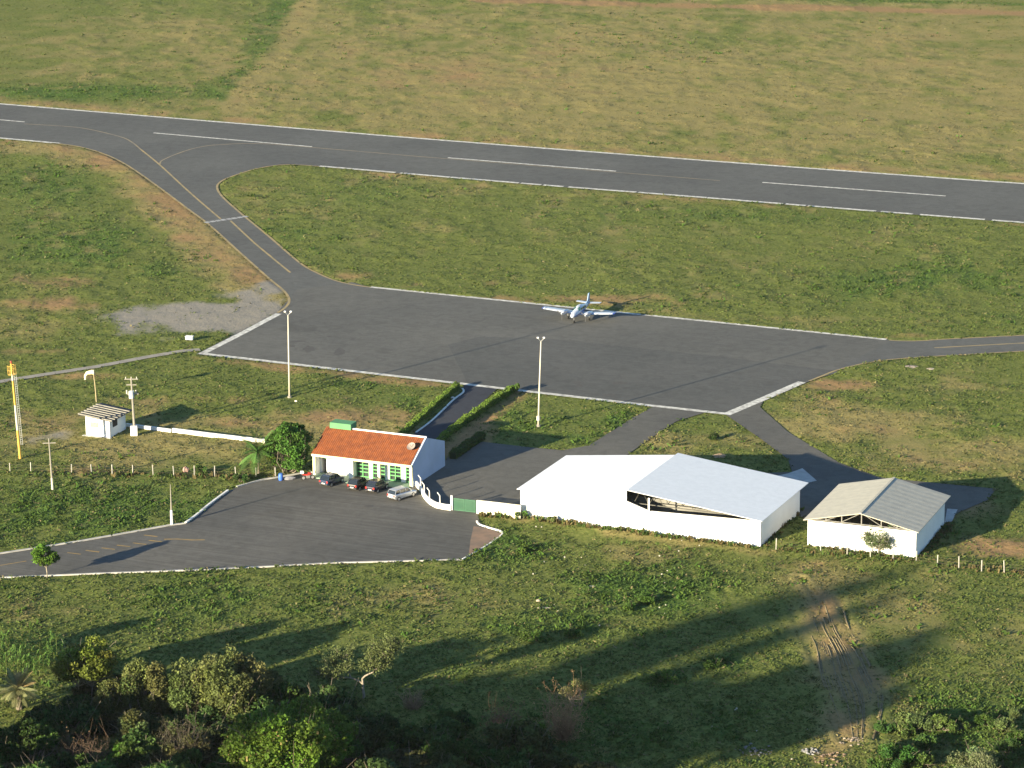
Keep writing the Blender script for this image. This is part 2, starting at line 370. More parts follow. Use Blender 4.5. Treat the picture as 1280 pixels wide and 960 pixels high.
# (kind, strength, cx, cy, rx, ry) in survey pixels: soil, dry grass, gravel, lush growth
BLOBS = [
 ('soil', .6, 165, 215, 30, 6), ('soil', .7, 195, 246, 30, 9), ('soil', .8, 235, 297, 32, 7), ('soil', .5, 300, 335, 30, 8),
 ('soil', .75, 60, 380, 90, 9), ('soil', .6, 75, 352, 55, 9), ('soil', .6, 40, 440, 60, 6), ('soil', .7, 105, 470, 75, 6), ('soil', .45, 145, 398, 40, 18), ('soil', .5, 270, 500, 70, 8),
 ('soil', .6, 440, 520, 95, 14), ('soil', .35, 300, 530, 120, 16), ('soil', .5, 400, 500, 60, 8), ('soil', .5, 290, 455, 50, 5),
 ('gravel', 1.25, 265, 396, 125, 20), ('gravel', .9, 175, 400, 75, 24), ('gravel', .8, 320, 385, 60, 20), ('gravel', .6, 300, 372, 70, 12), ('gravel', .5, 220, 425, 50, 9), ('gravel', .6, 340, 360, 30, 14),
 ('dry', .5, 60, 160, 200, 12), ('soil', .55, 430, 345, 25, 6), ('soil', .5, 298, 236, 18, 5),
 ('dry', .95, 900, 110, 900, 130), ('dry', .35, 250, 70, 300, 70), ('soil', .35, 560, 90, 240, 40), ('soil', .3, 1150, 70, 120, 25), ('dry', .45, 120, 30, 220, 25),
 ('lush', .9, 120, 115, 200, 12), ('lush', .8, 330, 45, 35, 35), ('lush', .8, 270, 112, 40, 12), ('lush', .6, 60, 230, 110, 35), ('lush', .5, 90, 300, 120, 40), ('lush', .5, 850, 55, 120, 30), ('lush', .35, 650, 175, 250, 8),
 ('dry', .35, 780, 300, 420, 70), ('dry', .55, 560, 285, 70, 18), ('lush', .5, 450, 240, 110, 26), ('lush', .6, 1150, 350, 120, 28), ('lush', .5, 380, 290, 60, 30), ('lush', .35, 900, 270, 380, 12),
 ('soil', .5, 700, 375, 170, 7), ('soil', .3, 560, 355, 120, 6), ('soil', .5, 1135, 420, 30, 4), ('dry', .5, 950, 400, 180, 9),
 ('soil', .8, 1050, 480, 55, 8), ('dry', 1.3, 1080, 530, 120, 24), ('dry', 1.0, 1200, 565, 140, 25), ('dry', .75, 1200, 480, 130, 22), ('soil', .45, 1200, 575, 90, 10), ('soil', .4, 1100, 500, 60, 8), ('soil', .45, 1090, 535, 60, 9), ('soil', .4, 1150, 590, 100, 7), ('lush', .35, 1240, 470, 60, 12),
 ('soil', .45, 890, 575, 60, 9), ('dry', .6, 890, 555, 90, 20), ('lush', .8, 690, 530, 110, 18), ('lush', .7, 640, 515, 50, 15), ('soil', .3, 650, 505, 40, 6),
 ('dry', 1.0, 430, 540, 130, 28), ('dry', .85, 220, 550, 200, 32), ('soil', .35, 60, 520, 80, 16), ('dry', .6, 60, 400, 120, 40), ('lush', .5, 420, 480, 80, 7), ('lush', .4, 530, 505, 50, 14),
 ('soil', .9, 1255, 685, 55, 14), ('soil', .5, 1235, 640, 60, 20), ('soil', .4, 1080, 705, 140, 8), ('soil', .35, 150, 590, 200, 7),
 ('lush', .7, 120, 640, 200, 35), ('lush', .35, 300, 755, 330, 30), ('lush', .8, 820, 740, 120, 28), ('lush', .6, 700, 780, 100, 20), ('lush', .8, 650, 685, 60, 18), ('lush', .9, 835, 848, 30, 12), ('lush', .9, 895, 830, 30, 10),
 ('dry', .6, 560, 750, 160, 28), ('dry', .55, 740, 690, 120, 14), ('dry', .5, 1150, 780, 160, 60), ('dry', .6, 1020, 720, 130, 22), ('soil', .5, 905, 700, 28, 5), ('dry', .5, 60, 760, 90, 22), ('soil', .5, 960, 828, 14, 8),
 ('dry', .8, 1040, 810, 48, 75), ('soil', .8, 1075, 850, 36, 22), ('soil', .5, 1030, 770, 40, 26), ('soil', .75, 1060, 900, 40, 22), ('soil', .6, 1040, 945, 50, 16), ('lush', .7, 1180, 900, 110, 40), ('lush', .5, 700, 920, 300, 40), ('soil', .35, 930, 940, 60, 16),
]
PATHS = [('soil', .9, gl((600, 0), (700, 3), (900, 8), (1100, 12), (1300, 18)), 5.0), ('dry', 1.3, gl((388, -5), (356, 55), (322, 95), (288, 140)), 4.5), ('soil', .22, gl((384, -5), (352, 60), (316, 100), (285, 138)), 1.5), ('dry', 1.2, gl((40, 183), (120, 193), (165, 214), (215, 252), (262, 298), (310, 340), (345, 372)), 8), ('soil', .62, gl((60, 184), (125, 194), (170, 217), (215, 254), (262, 302), (320, 350)), 4.5),
         ('lush', .85, gl((362, -8), (334, 50), (300, 88), (268, 122)), 4.5), ('dry', .9, gl((1015, 722), (1030, 780), (1050, 830), (1075, 880), (1068, 935)), 5.0), ('soil', .62, gl((1022, 745), (1034, 790), (1052, 830), (1075, 880), (1068, 930)), 3.2), ('lush', .8, gl((500, -14), (800, -6), (1300, 6)), 3), ('dry', .8, [p + Vector((0, 4, 0)) for p in rt], 6.5),
         ('soil', .45, [p + Vector((0, 3, 0)) for p in rt], 4), ('soil', .30, [p + Vector((0, -2.5, 0)) for p in rb], 3),
         ('soil', .6, gl((465, 362), (785, 394), (1110, 427)), 0), ('soil', .7, gl((250, 447), (430, 468), (560, 482)), 3.0), ('dry', .7, gl((640, 645), (800, 670), (960, 690)), 2.5),
         ('gravel', .5, gl((85, 545), (60, 550)), 4), ('soil', .5, gl((600, 566), (640, 500)), 1.2), ('soil', .8, gl((556, 566), (600, 532), (650, 491)), 2.2)]
RUTS = [gl((1000, 722), (1018, 742), (1027, 760), (1034, 778)), gl((985, 755), (1000, 790), (1014, 815), (1027, 840)), gl((1048, 748), (1058, 775), (1063, 785)), gl((1034, 868), (1040, 895), (1050, 920), (1056, 928)),
        gl((1062, 800), (1090, 840), (1108, 862)), gl((1096, 925), (1100, 900), (1098, 880)), gl((1075, 835), (1090, 865)), gl((900, 735), (930, 765), (965, 785), (985, 800)), gl((1020, 765), (1028, 795))]
def masks(x, y):
    px, py = survey_px(x, y); M = {k: np.zeros(np.shape(x)) for k in ('soil', 'dry', 'gravel', 'lush')}
    for k, s_, cx, cy, rx, ry in BLOBS:
        d = ((px - cx) / rx) ** 2 + ((py - cy) / ry) ** 2; M[k] = np.maximum(M[k], s_ * np.exp(-d * .9))
    for k, s_, pts, w in PATHS:
        if w: M[k] = np.maximum(M[k], s_ * np.exp(-(seg_dist(x, y, pts) / w) ** 2))
    n1 = fbm(x / 9, y / 14, 5, 3); n2 = fbm(x / 3, y / 5, 4, 11); n3 = fbm(x / 30, y / 45, 3, 23)
    M['dry'] = M['dry'] * (1 - .75 * np.clip(M['lush'] - .15, 0, 1))
    M['soil'] = sstep(.22, .95, M['soil'] * 1.12 + (n1 - .5) * .9 + (n2 - .5) * .8) * (M['soil'] > .04)
    M['gravel'] = sstep(.38, .7, M['gravel'] + (n1 - .5) * .7 + (n2 - .5) * .5)
    M['dry'] = sstep(.15, .95, M['dry'] + (n1 - .5) * .95 + (n2 - .5) * 1.15 + (n3 - .5) * .5)
    M['lush'] = sstep(.1, .85, M['lush'] + (n2 - .5) * 1.5 + (n1 - .5) * 1.3 + .06)
    return M
def hill(x, y):
    z = .27 * np.clip(312 - y, 0, None) * sstep(70, 20, x - .2 * (312 - y))
    return np.minimum(z, 84)
def rut_depth(x, y):
    d = np.full(np.shape(x), 1e9)
    for r_ in RUTS: d = np.minimum(d, seg_dist(x, y, r_))
    return d
def relief(x, y, full=True):
    px, py = survey_px(x, np.maximum(y, 5))
    z = (fbm(x / 2.2, y / 2.2, 3, 41) - .5) * .30 + (fbm(x / 9, y / 9, 2, 51) - .5) * .35
    return z
def axis(fine0, fine1, step, far, grow=1.25):
    a = list(np.arange(fine0, fine1, step)); s_ = step; v = a[-1]; up = []
    while v < far[1]: s_ *= grow; v += s_; up.append(v)
    s_ = step; v = a[0]; dn = []
    while v > far[0]: s_ *= grow; v -= s_; dn.append(v)
    return np.array(dn[::-1] + a + up)
gx = axis(-100, 100, .42, (-6000, 6000)); 
yA = np.arange(317, 470, .42); yB = np.arange(470, 640, .62); yC = np.arange(640, 850, 1.1)
gy = np.concatenate([axis(316, 317, .5, (-3000, 317))[:-1], yA, yB, yC]); gy = gy[gy < 850]; s_ = 1.1; v_ = gy[-1]; up = []
while v_ < 9000: s_ *= 1.25; v_ += s_; up.append(v_)
gy = np.unique(np.round(np.concatenate([gy, up]), 3)); gy = gy[np.concatenate([[True], np.diff(gy) > .2])]
X, Y = np.meshgrid(gx, gy); sh = X.shape; X = X.ravel(); Y = Y.ravel()
vis = (Y > 312) & (Y < 870) & (np.abs(X) < 160)
Z = np.zeros(X.shape); MC = np.zeros((len(X), 3)); LU = np.zeros(len(X))
mv = masks(X[vis], Y[vis]); pv = paved(X[vis], Y[vis])
for dx, dy in ((.35, 0), (-.35, 0), (0, .4), (0, -.4)): pv |= paved(X[vis] + dx, Y[vis] + dy)
zz = relief(X[vis], Y[vis]) * (1 - .6 * mv['gravel'])
rd = rut_depth(X[vis], Y[vis]); zz = zz - .28 * np.exp(-(rd / .35) ** 2) + .10 * np.exp(-((rd - .8) / .4) ** 2)
zz = np.where(pv, -.06, np.clip(zz + .03, -.05, 1))
Z[vis] = zz; MC[vis, 0] = mv['soil']; MC[vis, 1] = mv['dry']; MC[vis, 2] = mv['gravel']; LU[vis] = mv['lush']
MC[~vis, 1] = .5; LU[~vis] = .4
Z += np.where(Y < 318, hill(X, Y), 0)
idx = np.arange(len(X)).reshape(sh); F = np.stack([idx[:-1, :-1].ravel(), idx[:-1, 1:].ravel(), idx[1:, 1:].ravel(), idx[1:, :-1].ravel()], 1)
m_gr = bpy.data.materials.new('meadow_ground'); m_gr.use_nodes = True; nt = m_gr.node_tree; bs = nt.nodes['Principled BSDF']
bs.inputs['Roughness'].default_value = 1; bs.inputs['Specular IOR Level'].default_value = .05
tc = nt.nodes.new('ShaderNodeTexCoord')
def gn(scale, det, dist=0.0):
    n = nt.nodes.new('ShaderNodeTexNoise'); n.inputs['Scale'].default_value = scale; n.inputs['Detail'].default_value = det; n.inputs['Distortion'].default_value = dist
    n.inputs['Roughness'].default_value = .65; nt.links.new(tc.outputs['Object'], n.inputs['Vector']); return n
def grp(fac, stops):
    r_ = nt.nodes.new('ShaderNodeValToRGB'); e = r_.color_ramp.elements
    while len(e) < len(stops): e.new(.5)
    for q, (p_, c_) in zip(e, stops): q.position = p_; q.color = (*c_, 1)
    nt.links.new(fac, r_.inputs[0]); return r_.outputs[0]
def gmix(f, a, b_, op='MIX'):
    x = nt.nodes.new('ShaderNodeMix'); x.data_type = 'RGBA'; x.blend_type = op
    if isinstance(f, float): x.inputs[0].default_value = f
    else: nt.links.new(f, x.inputs[0])
    nt.links.new(a, x.inputs[6]); nt.links.new(b_, x.inputs[7]); return x.outputs[2]
am = nt.nodes.new('ShaderNodeAttribute'); am.attribute_name = 'cover'; sp = nt.nodes.new('ShaderNodeSeparateColor'); nt.links.new(am.outputs['Color'], sp.inputs[0])
al = nt.nodes.new('ShaderNodeAttribute'); al.attribute_name = 'lush'
fine = gn(1.8, 8).outputs['Fac']; fine2 = gn(4.5, 5).outputs['Fac']
green = grp(fine, [(.26, (.066, .094, .022)), (.5, (.124, .148, .038)), (.76, (.205, .210, .070))])
lush = grp(fine, [(.26, (.040, .076, .018)), (.52, (.078, .130, .028)), (.78, (.135, .185, .048))])
dry = grp(fine2, [(.25, (.145, .135, .042)), (.5, (.240, .205, .080)), (.77, (.325, .270, .118))])
soil = grp(fine, [(.3, (.20, .135, .062)), (.7, (.33, .215, .105))]); grav = grp(fine2, [(.3, (.19, .175, .145)), (.7, (.30, .28, .235))])
c = gmix(al.outputs['Fac'], green, lush); c = gmix(sp.outputs[1], c, dry); c = gmix(sp.outputs[0], c, soil); c = gmix(sp.outputs[2], c, grav)
sepx = nt.nodes.new('ShaderNodeTexNoise')
nt.links.new(c, bs.inputs['Base Color'])
bp = nt.nodes.new('ShaderNodeBump'); bp.inputs['Strength'].default_value = .55; bp.inputs['Distance'].default_value = .22
nt.links.new(gn(1.3, 7).outputs['Fac'], bp.inputs['Height']); nt.links.new(bp.outputs[0], bs.inputs['Normal'])
gobj = np_mesh('ground', np.stack([X, Y, Z], 1), F, m_gr, colors=MC, attr='cover', smooth=True)
la = gobj.data.attributes.new('lush', 'FLOAT', 'POINT'); la.data.foreach_set('value', LU.astype(np.float32))
structure(gobj)

# ridges of mud thrown up by wheels
mudL = smooth_line(gl((992, 742), (1006, 775), (1020, 812), (1034, 865), (1056, 926)), 14); mudR = smooth_line(gl((1046, 738), (1060, 780), (1085, 830), (1106, 868), (1094, 926)), 14)
rv = []; rf2 = []; rgm = np.random.default_rng(33)
for k in range(24):
    t0 = (k + rgm.uniform(-.25, .25)) / 23; a0, a1 = sorted(rgm.integers(0, len(mudL), 2)); a1 = max(a1, min(a0 + 20, len(mudL) - 1)); pts = [mudL[i].lerp(mudR[i], t0 + .02 * math.sin(i * .3)) for i in range(a0, a1 + 1)]
    if len(pts) < 4: continue
    hh = rgm.uniform(.03, .13); zr2 = relief(np.array([p.x for p in pts]), np.array([p.y for p in pts]))
    for j, (p, z_) in enumerate(zip(pts, zr2)):
        w_ = .16; rv += [(p.x - w_, p.y, z_ - .05), (p.x, p.y, z_ + .03 + hh * (1 if 0 < j < len(pts) - 1 else 0)), (p.x + w_, p.y, z_ - .05)]
        if j: o_ = len(rv) - 6; rf2 += [(o_, o_ + 3, o_ + 4, o_ + 1), (o_ + 1, o_ + 4, o_ + 5, o_ + 2)]
me_ = MB(); me_.add(rv, rf2); structure(me_.build('wheel_ruts', mat('dried_mud', (.21, .17, .095), .95, .3, 2)))
b = MB(); rgs = np.random.default_rng(12)
for x0, y0, a_, c_ in ((386, 436, 1.1, .9), (424, 440, .9, 1.1), (372, 427, 1.2, .3), (366, 433, .5, .4), (441, 424, .5, .3), (412, 421, .4, .3), (556, 459, .8, .3), (776, 479, 1.1, .5), (722, 478, .8, .4), (725, 482, .5, .4), (904, 405, 1.3, .3), (914, 406.5, 1.0, .3), (762, 494, 1.0, .4), (418, 604, .5, .4), (460, 633, .7, .3)):
    g = G(x0, y0); b.add([(g.x + a_ * math.cos(t) * rgs.uniform(.6, 1.2), g.y + c_ * 2 * math.sin(t) * rgs.uniform(.6, 1.2), .0445) for t in np.linspace(0, 2 * math.pi, 15)[:-1]], [tuple(range(14))])
structure(b.build('oil_stains', mat('oily_asphalt', (.082, .080, .074), .9, .2, 1.5)))

# ------------------------------------------------------------------ ground cover (uncountable): grass tufts and weeds
rng = np.random.default_rng(7)
def scatter(n, y0=318, y1=835):
    # sample evenly over the picture, then fall back to the ground
    px = rng.uniform(-30, 1310, n); py = rng.uniform(-10, 975, n); x, y = ground_xy(px, py); return x, y, px, py
def tufts(name, n, blades, hfun, wfun, colfun, keep, spread=.3, mtl=None, lean=1.1):
    x, y, px, py = scatter(n); ok = ~paved(x, y); x, y = x[ok], y[ok]; M = masks(x, y)
    k = keep(M, x, y) ; x, y = x[k], y[k]; M = {a: b_[k] for a, b_ in M.items()}
    n = len(x); h = hfun(M, x, y, n); w = wfun(M, n); colr = colfun(M, n)
    B = blades; xx = np.repeat(x, B) + rng.normal(0, 1, n * B) * np.repeat(spread * h / .3, B); yy = np.repeat(y, B) + rng.normal(0, 1, n * B) * np.repeat(spread * h / .3, B)
    hh = np.repeat(h, B) * rng.uniform(.55, 1.15, n * B); ww = np.repeat(w, B) * rng.uniform(.6, 1.3, n * B); a = rng.uniform(0, 2 * math.pi, n * B)
    lx = rng.normal(0, lean, n * B) * hh; ly = rng.normal(0, lean, n * B) * hh
    z0 = relief(xx, yy); dxx, dyy = np.cos(a) * ww / 2, np.sin(a) * ww / 2
    v = np.empty((n * B, 4, 3)); v[:, 0] = np.stack([xx - dxx, yy - dyy, z0 - .05], 1); v[:, 1] = np.stack([xx + dxx, yy + dyy, z0 - .05], 1)
    v[:, 2] = np.stack([xx + dxx * .75 + lx, yy + dyy * .75 + ly, z0 + hh], 1); v[:, 3] = np.stack([xx - dxx * .6 + lx, yy - dyy * .6 + ly, z0 + hh * .85], 1)
    cc = np.repeat(colr, B, 0) * rng.uniform(.8, 1.2, (n * B, 1)); cc = np.repeat(cc, 4, 0)
    f = np.arange(n * B * 4).reshape(-1, 4)
    o = np_mesh(name, v.reshape(-1, 3), f, mtl, colors=cc); tag(o, kind='stuff'); return o
m_leafstuff = attr_mat('grass_blades', .9, .25)
def lerp(a, b_, t): return np.array(a) * (1 - t[:, None]) + np.array(b_) * t[:, None]
def gcol(M, n):
    c = lerp((.080, .108, .028), (.054, .104, .022), M['lush']); c = c * (1 - M['dry'][:, None]) + np.array((.130, .120, .048)) * M['dry'][:, None]
    r_ = rng.uniform(0, 1, n); c = np.where((r_ < .06)[:, None], np.array((.16, .14, .07)), c); c = np.where((r_ > .9)[:, None], np.array((.04, .072, .018)), c)
    return c * rng.uniform(.8, 1.2, (n, 1))
g1 = tufts('meadow_grass', 190000, 3, lambda M, x, y, n: rng.uniform(.07, .22, n) * (1 + .5 * M['lush']) * (1 - .3 * M['dry']), lambda M, n: rng.uniform(.12, .30, n), gcol,
      lambda M, x, y: (rng.uniform(0, 1, len(x)) > np.maximum(M['soil'] * .85, M['gravel'] * .9)) & (rut_depth(x, y) > .3), mtl=m_leafstuff)
tag(g1, 'patchy green and straw coloured grass covering the airfield', 'grass')
g2 = tufts('broad_leaf_weeds', 20000, 6, lambda M, x, y, n: rng.uniform(.18, .48, n), lambda M, n: rng.uniform(.16, .34, n), lambda M, n: np.array((.042, .090, .016)) * rng.uniform(.7, 1.4, (n, 1)) + np.array((.015, .0, .0)) * rng.uniform(0, 1, (n, 1)),
      lambda M, x, y: rng.uniform(0, 1, len(x)) < M['lush'] * (1 - M['soil']) * (1 - M['gravel']) * .95, spread=.24, mtl=m_leafstuff, lean=.8)
tag(g2, 'low broad leaved green weeds growing in patches among the grass', 'weeds')
def wall_weeds():
    L = [gl((652, 646), (950, 685)), gl((1011, 683), (1146, 700)), gl((1150, 697), (1182, 656)), gl((955, 683), (996, 636)), gl((970, 687), (1145, 703), (1300, 719)), gl((0, 590), (344, 598)), gl((600, 642), (650, 648.5))]
    X_, Y_, H_ = [], [], []
    for i, pl in enumerate(L):
        for a_, c_ in zip(pl[:-1], pl[1:]):
            n = int((c_ - a_).length * (5 if i in (4, 5) else 8)); t = rng.uniform(0, 1, n); off = np.abs(rng.normal(0, .4, n)) * (1 if i < 4 or i == 6 else rng.choice([-1.6, 1.6], n)); d = (c_ - a_).normalized()
            X_.append(a_.x + (c_.x - a_.x) * t + d.y * off); Y_.append(a_.y + (c_.y - a_.y) * t - d.x * off); H_.append(rng.uniform(.15, .6, n) * (.4 + vnoise(X_[-1] / 2, Y_[-1] / 2, 5)))
    x, y, h = map(np.concatenate, (X_, Y_, H_)); B = 7; n = len(x); xx = np.repeat(x, B) + rng.normal(0, .12, n * B); yy = np.repeat(y, B) + rng.normal(0, .12, n * B); hh = np.repeat(h, B) * rng.uniform(.4, 1.1, n * B); a = rng.uniform(0, 6.28, n * B); w = rng.uniform(.04, .11, n * B)
    z0 = 0; dx, dy = np.cos(a) * w, np.sin(a) * w; lx, ly = rng.normal(0, .3, n * B) * hh, rng.normal(0, .3, n * B) * hh
    v = np.stack([np.stack([xx - dx, yy - dy, 0 * xx - .05], 1), np.stack([xx + dx, yy + dy, 0 * xx - .05], 1), np.stack([xx + dx + lx, yy + dy + ly, hh], 1), np.stack([xx - dx + lx, yy - dy + ly, hh * .9], 1)], 1)
    br = rng.uniform(0, 1, (n, 1)) < .45; cc = np.where(br, np.array((.115, .095, .042)), np.array((.06, .10, .025))) * rng.uniform(.7, 1.3, (n, 1))
    return tag(np_mesh('tall_weeds', v.reshape(-1, 3), np.arange(n * B * 4).reshape(-1, 4), m_leafstuff, colors=np.repeat(cc, B * 4, 0)), 'tall brownish green weeds along the hangar walls and fence lines', 'weeds', kind='stuff')
wall_weeds()
g3 = tufts('straw_stubble', 30000, 3, lambda M, x, y, n: rng.uniform(.06, .15, n), lambda M, n: rng.uniform(.2, .5, n), lambda M, n: np.array((.19, .165, .075)) * rng.uniform(.75, 1.2, (n, 1)),
      lambda M, x, y: rng.uniform(0, 1, len(x)) < M['dry'] * .9 * (1 - M['gravel']), spread=.3, mtl=m_leafstuff, lean=1.8)
tag(g3, 'pale straw and dead grass lying over the dry patches', 'dry grass')

# ================================================================== BUILDINGS
m_wall = mat('white_render', (.80, .80, .78), .85, .06, .5); m_wallb = mat('white_render_weathered', (.72, .73, .72), .85, .12, .35); m_wblue = mat('shade_darkened_blue_render', (.38, .45, .58), .85, .12, .35)  # blue gable paint, darkened further to deepen the shade on that wall
m_cream = mat('cream_paint', (.78, .76, .48), .8, .1, .8); m_green = mat('green_paint', (.10, .32, .12), .6, .15, 1.5); m_glass = mat('dark_glass', (.02, .03, .03), .15, spec=.6)
m_floor = mat('green_tile_floor', (.22, .32, .24), .7, .2, 2); m_metal = mat('grey_metal', (.35, .36, .36), .5, .15, 2, metal=.5)
m_dark = mat('dark_interior', (.05, .045, .04), .9, .3, .5)

def tile_mat(name, c1, c2, freq, axis_i, stren=.5, metal=0, rough=.8, depth=.04, stain=.25):
    m = bpy.data.materials.new(name); m.use_nodes = True; nt = m.node_tree; b = nt.nodes['Principled BSDF']
    b.inputs['Roughness'].default_value = rough; b.inputs['Metallic'].default_value = metal; b.inputs['Specular IOR Level'].default_value = .25
    tc = nt.nodes.new('ShaderNodeTexCoord'); sp = nt.nodes.new('ShaderNodeSeparateXYZ'); nt.links.new(tc.outputs['Object'], sp.inputs[0])
    mt = nt.nodes.new('ShaderNodeMath'); mt.operation = 'MULTIPLY'; mt.inputs[1].default_value = freq * 2 * math.pi; nt.links.new(sp.outputs[axis_i], mt.inputs[0])
    sn = nt.nodes.new('ShaderNodeMath'); sn.operation = 'SINE'; nt.links.new(mt.outputs[0], sn.inputs[0])
    nz = nt.nodes.new('ShaderNodeTexNoise'); nz.inputs['Scale'].default_value = 1.3; nz.inputs['Detail'].default_value = 8; nt.links.new(tc.outputs['Object'], nz.inputs['Vector'])
    rp = nt.nodes.new('ShaderNodeValToRGB'); e = rp.color_ramp.elements; e[0].position = .33; e[1].position = .66; e[0].color = (*c2, 1); e[1].color = (*c1, 1)
    nt.links.new(nz.outputs['Fac'], rp.inputs[0]); nt.links.new(rp.outputs[0], b.inputs['Base Color'])
    bp = nt.nodes.new('ShaderNodeBump'); bp.inputs['Strength'].default_value = stren; bp.inputs['Distance'].default_value = depth
    nt.links.new(sn.outputs[0], bp.inputs['Height']); nt.links.new(bp.outputs[0], b.inputs['Normal']); return m

# ---- terminal
oT = G(516, 609); T = thing('terminal_building', 'small white and green passenger terminal with orange tiled roof beside the car park', 'building', (oT.x, oT.y, 0), R(-23.2))
m_tile = tile_mat('clay_roof_tiles', (.215, .066, .022), (.135, .042, .017), 3.5, 0, depth=.05)
b = MB(); b.box(-14.3, 0.0, 0, -14.05, 10.2, 3.0)
b.prism([(1.2, 0), (1.2, 3.4), (4.5, 5.2), (10.0, 3.3), (10.0, 0)], 'x', -14.04, -13.8)
b.box(-13.79, 9.8, 0, -.25, 10.0, 3.3)
b.box(-13.1, 1.2, 0, -8.8, 1.4, 3.25)                       # plain front wall
for x0, x1 in ((-6.85, -6.35), (-4.5, -3.9), (-2.2, -1.55)): b.box(x0, 1.15, .15, x1, 1.45, 3.1)
b.box(-8.85, 1.2, 2.85, -.25, 1.4, 3.3)                     # lintel over the glazing
b.box(-13.79, 1.2, 2.75, -13.1, 1.4, 3.25); b.box(-9.3, .1, .15, -8.7, 1.2, 3.0)
b.build('wall', m_wall, T)
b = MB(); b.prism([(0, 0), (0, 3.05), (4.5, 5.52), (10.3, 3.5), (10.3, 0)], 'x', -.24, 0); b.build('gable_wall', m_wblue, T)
b = MB(); zr = lambda y: 3.08 + (5.42 - 3.08) * y / 4.5
b.prism([(-.35, zr(-.35)), (4.5, zr(4.5)), (4.5, zr(4.5) + .1), (-.35, zr(-.35) + .1)], 'x', -14.6, -.26)
b.prism([(4.52, zr(4.5) - .02), (10.4, 3.32), (10.4, 3.42), (4.52, zr(4.5) + .08)], 'x', -14.6, -.26)
rf = b.build('roof', m_tile, T)
b = MB(); b.box(-10.9, 4.45, 5.35, -.0, 4.65, 5.66); b.build('ridge_cap', m_wall, rf)
b = MB(); b.box(-14.5, -.42, 2.78, .02, -.2, 3.05); b.build('fascia', m_cream, T)
for x0 in (-14.45, -5.0, -.36): MB().box(x0, -.18, 0.15, x0 + .36, .18, 2.78).build('column', m_cream, T)
b = MB(); b.box(-14.4, -1.25, 0, -.3, 1.19, .14); b.box(-9.0, -1.6, 0, -3.5, -1.26, .08); b.build('platform', m_floor, T)
for x0, x1 in ((-8.7, -6.86), (-6.34, -4.52), (-3.89, -2.21), (-1.54, -.3)):
    w = MB()
    w.box(x0, 1.22, .15, x0 + .09, 1.34, 2.84); w.box(x1 - .09, 1.22, .15, x1, 1.34, 2.84); xm = (x0 + x1) / 2; w.box(xm - .06, 1.2, .15, xm + .06, 1.3, 2.84)
    for z in (.16, .8, 1.28, 1.76, 2.24, 2.72): w.box(x0 + .09, 1.23, z, x1 - .09, 1.31, z + .13)
    wo = w.build('window', m_green, T); MB().box(x0 + .09, 1.36, .2, x1 - .09, 1.38, 2.8).build('pane', m_glass, wo)
w = MB(); w.box(-13.3, 1.1, 2.15, -11.4, 1.18, 2.75); wo = w.build('window', m_green, T); MB().box(-13.2, 1.07, 2.25, -12.0, 1.09, 2.62).build('pane', m_glass, wo)
b = MB(); b.box(-10.55, 1.13, 2.2, -10.1, 1.18, 2.6); b.box(-9.95, 1.13, 2.15, -9.6, 1.18, 2.6); b.build('wall_sign', mat('olive_sign', (.30, .34, .12), .7), T)
b = MB(); b.box(-13.8, 4.3, 4.6, -11.0, 5.7, 5.45); bx_ = b.build('roof_tank_housing', m_wall, T)
MB().box(-13.95, 4.1, 5.47, -10.85, 5.9, 6.25).build('green_parapet', mat('pale_green_paint', (.085, .24, .11), .7, .12, 1), bx_)
# dish antenna on the tiles
def dish(parent, loc, r0, tilt_axis, name='satellite_dish'):
    b = MB(); rings = []
    for k in range(6):
        a = k / 5; rings.append([(r0 * a * math.cos(t) if k else .01 * math.cos(t), r0 * a * math.sin(t) if k else .01 * math.sin(t), .35 * r0 * a * a) for t in np.linspace(0, 2 * math.pi, 17)[:-1]])
    b.loft(rings, cap=False); o = b.build(name, mat('dish_mesh', (.26, .22, .20), .7, .2, 3), parent, smooth=True); o.location = loc; o.rotation_euler = tilt_axis
    b = MB(); b.tube([(0, 0, .02), (0, 0, r0 * .8)], .03); b.box(-.08, -.08, r0 * .8, .08, .08, r0 * .9); b.tube([(0, 0, 0), (0, .1, -.5)], .05); b.build('feed_arm', m_metal, o); return o
dish(T, (-1.15, 2.3, 4.72), .6, (R(40), R(-10), 0))

# ---- big hangar
oB = G(950.5, 683.5); Bg = thing('hangar', 'long white hangar with pale sheet metal gable roof, biggest building on the field', 'hangar', (oB.x, oB.y, 0), R(-24.0))
m_sheetw = tile_mat('sunlit_sheet_roof', (.78, .80, .82), (.72, .74, .77), 1.0, 1, rough=.45, depth=.004, stren=.2)  # brighter copy of the sheet, for the slope facing the sun
XL, XR, XM, D_ = -32.3, 0.0, -17.4, 14.7
b = MB()
b.prism([(XL, 0), (XL, 3.62), (-17.8, 5.25), (-17.8, 3.75), (-14.75, 2.82), (XR, 3.3), (XR, 0)], 'y', 0, .22)
b.box(XL, .23, 0, XL + .2, D_, 3.6); b.box(XR - .2, .23, 0, XR, D_, 3.40)
b.box(XL + .21, D_ - .2, 0, XL + 3, D_, 3.6); b.box(XR - 3, D_ - .2, 0, XR - .21, D_, 3.4); b.box(-19, D_ - .2, 0, -16, D_, 4.9)
b.build('wall', m_wall, Bg)
b = MB()
b.prism([(XL - .35, 3.62), (XM, 5.42), (XM, 5.50), (XL - .35, 3.70)], 'y', -.35, D_ + 1.0)
rf1 = b.build('roof', m_sheetw, Bg)
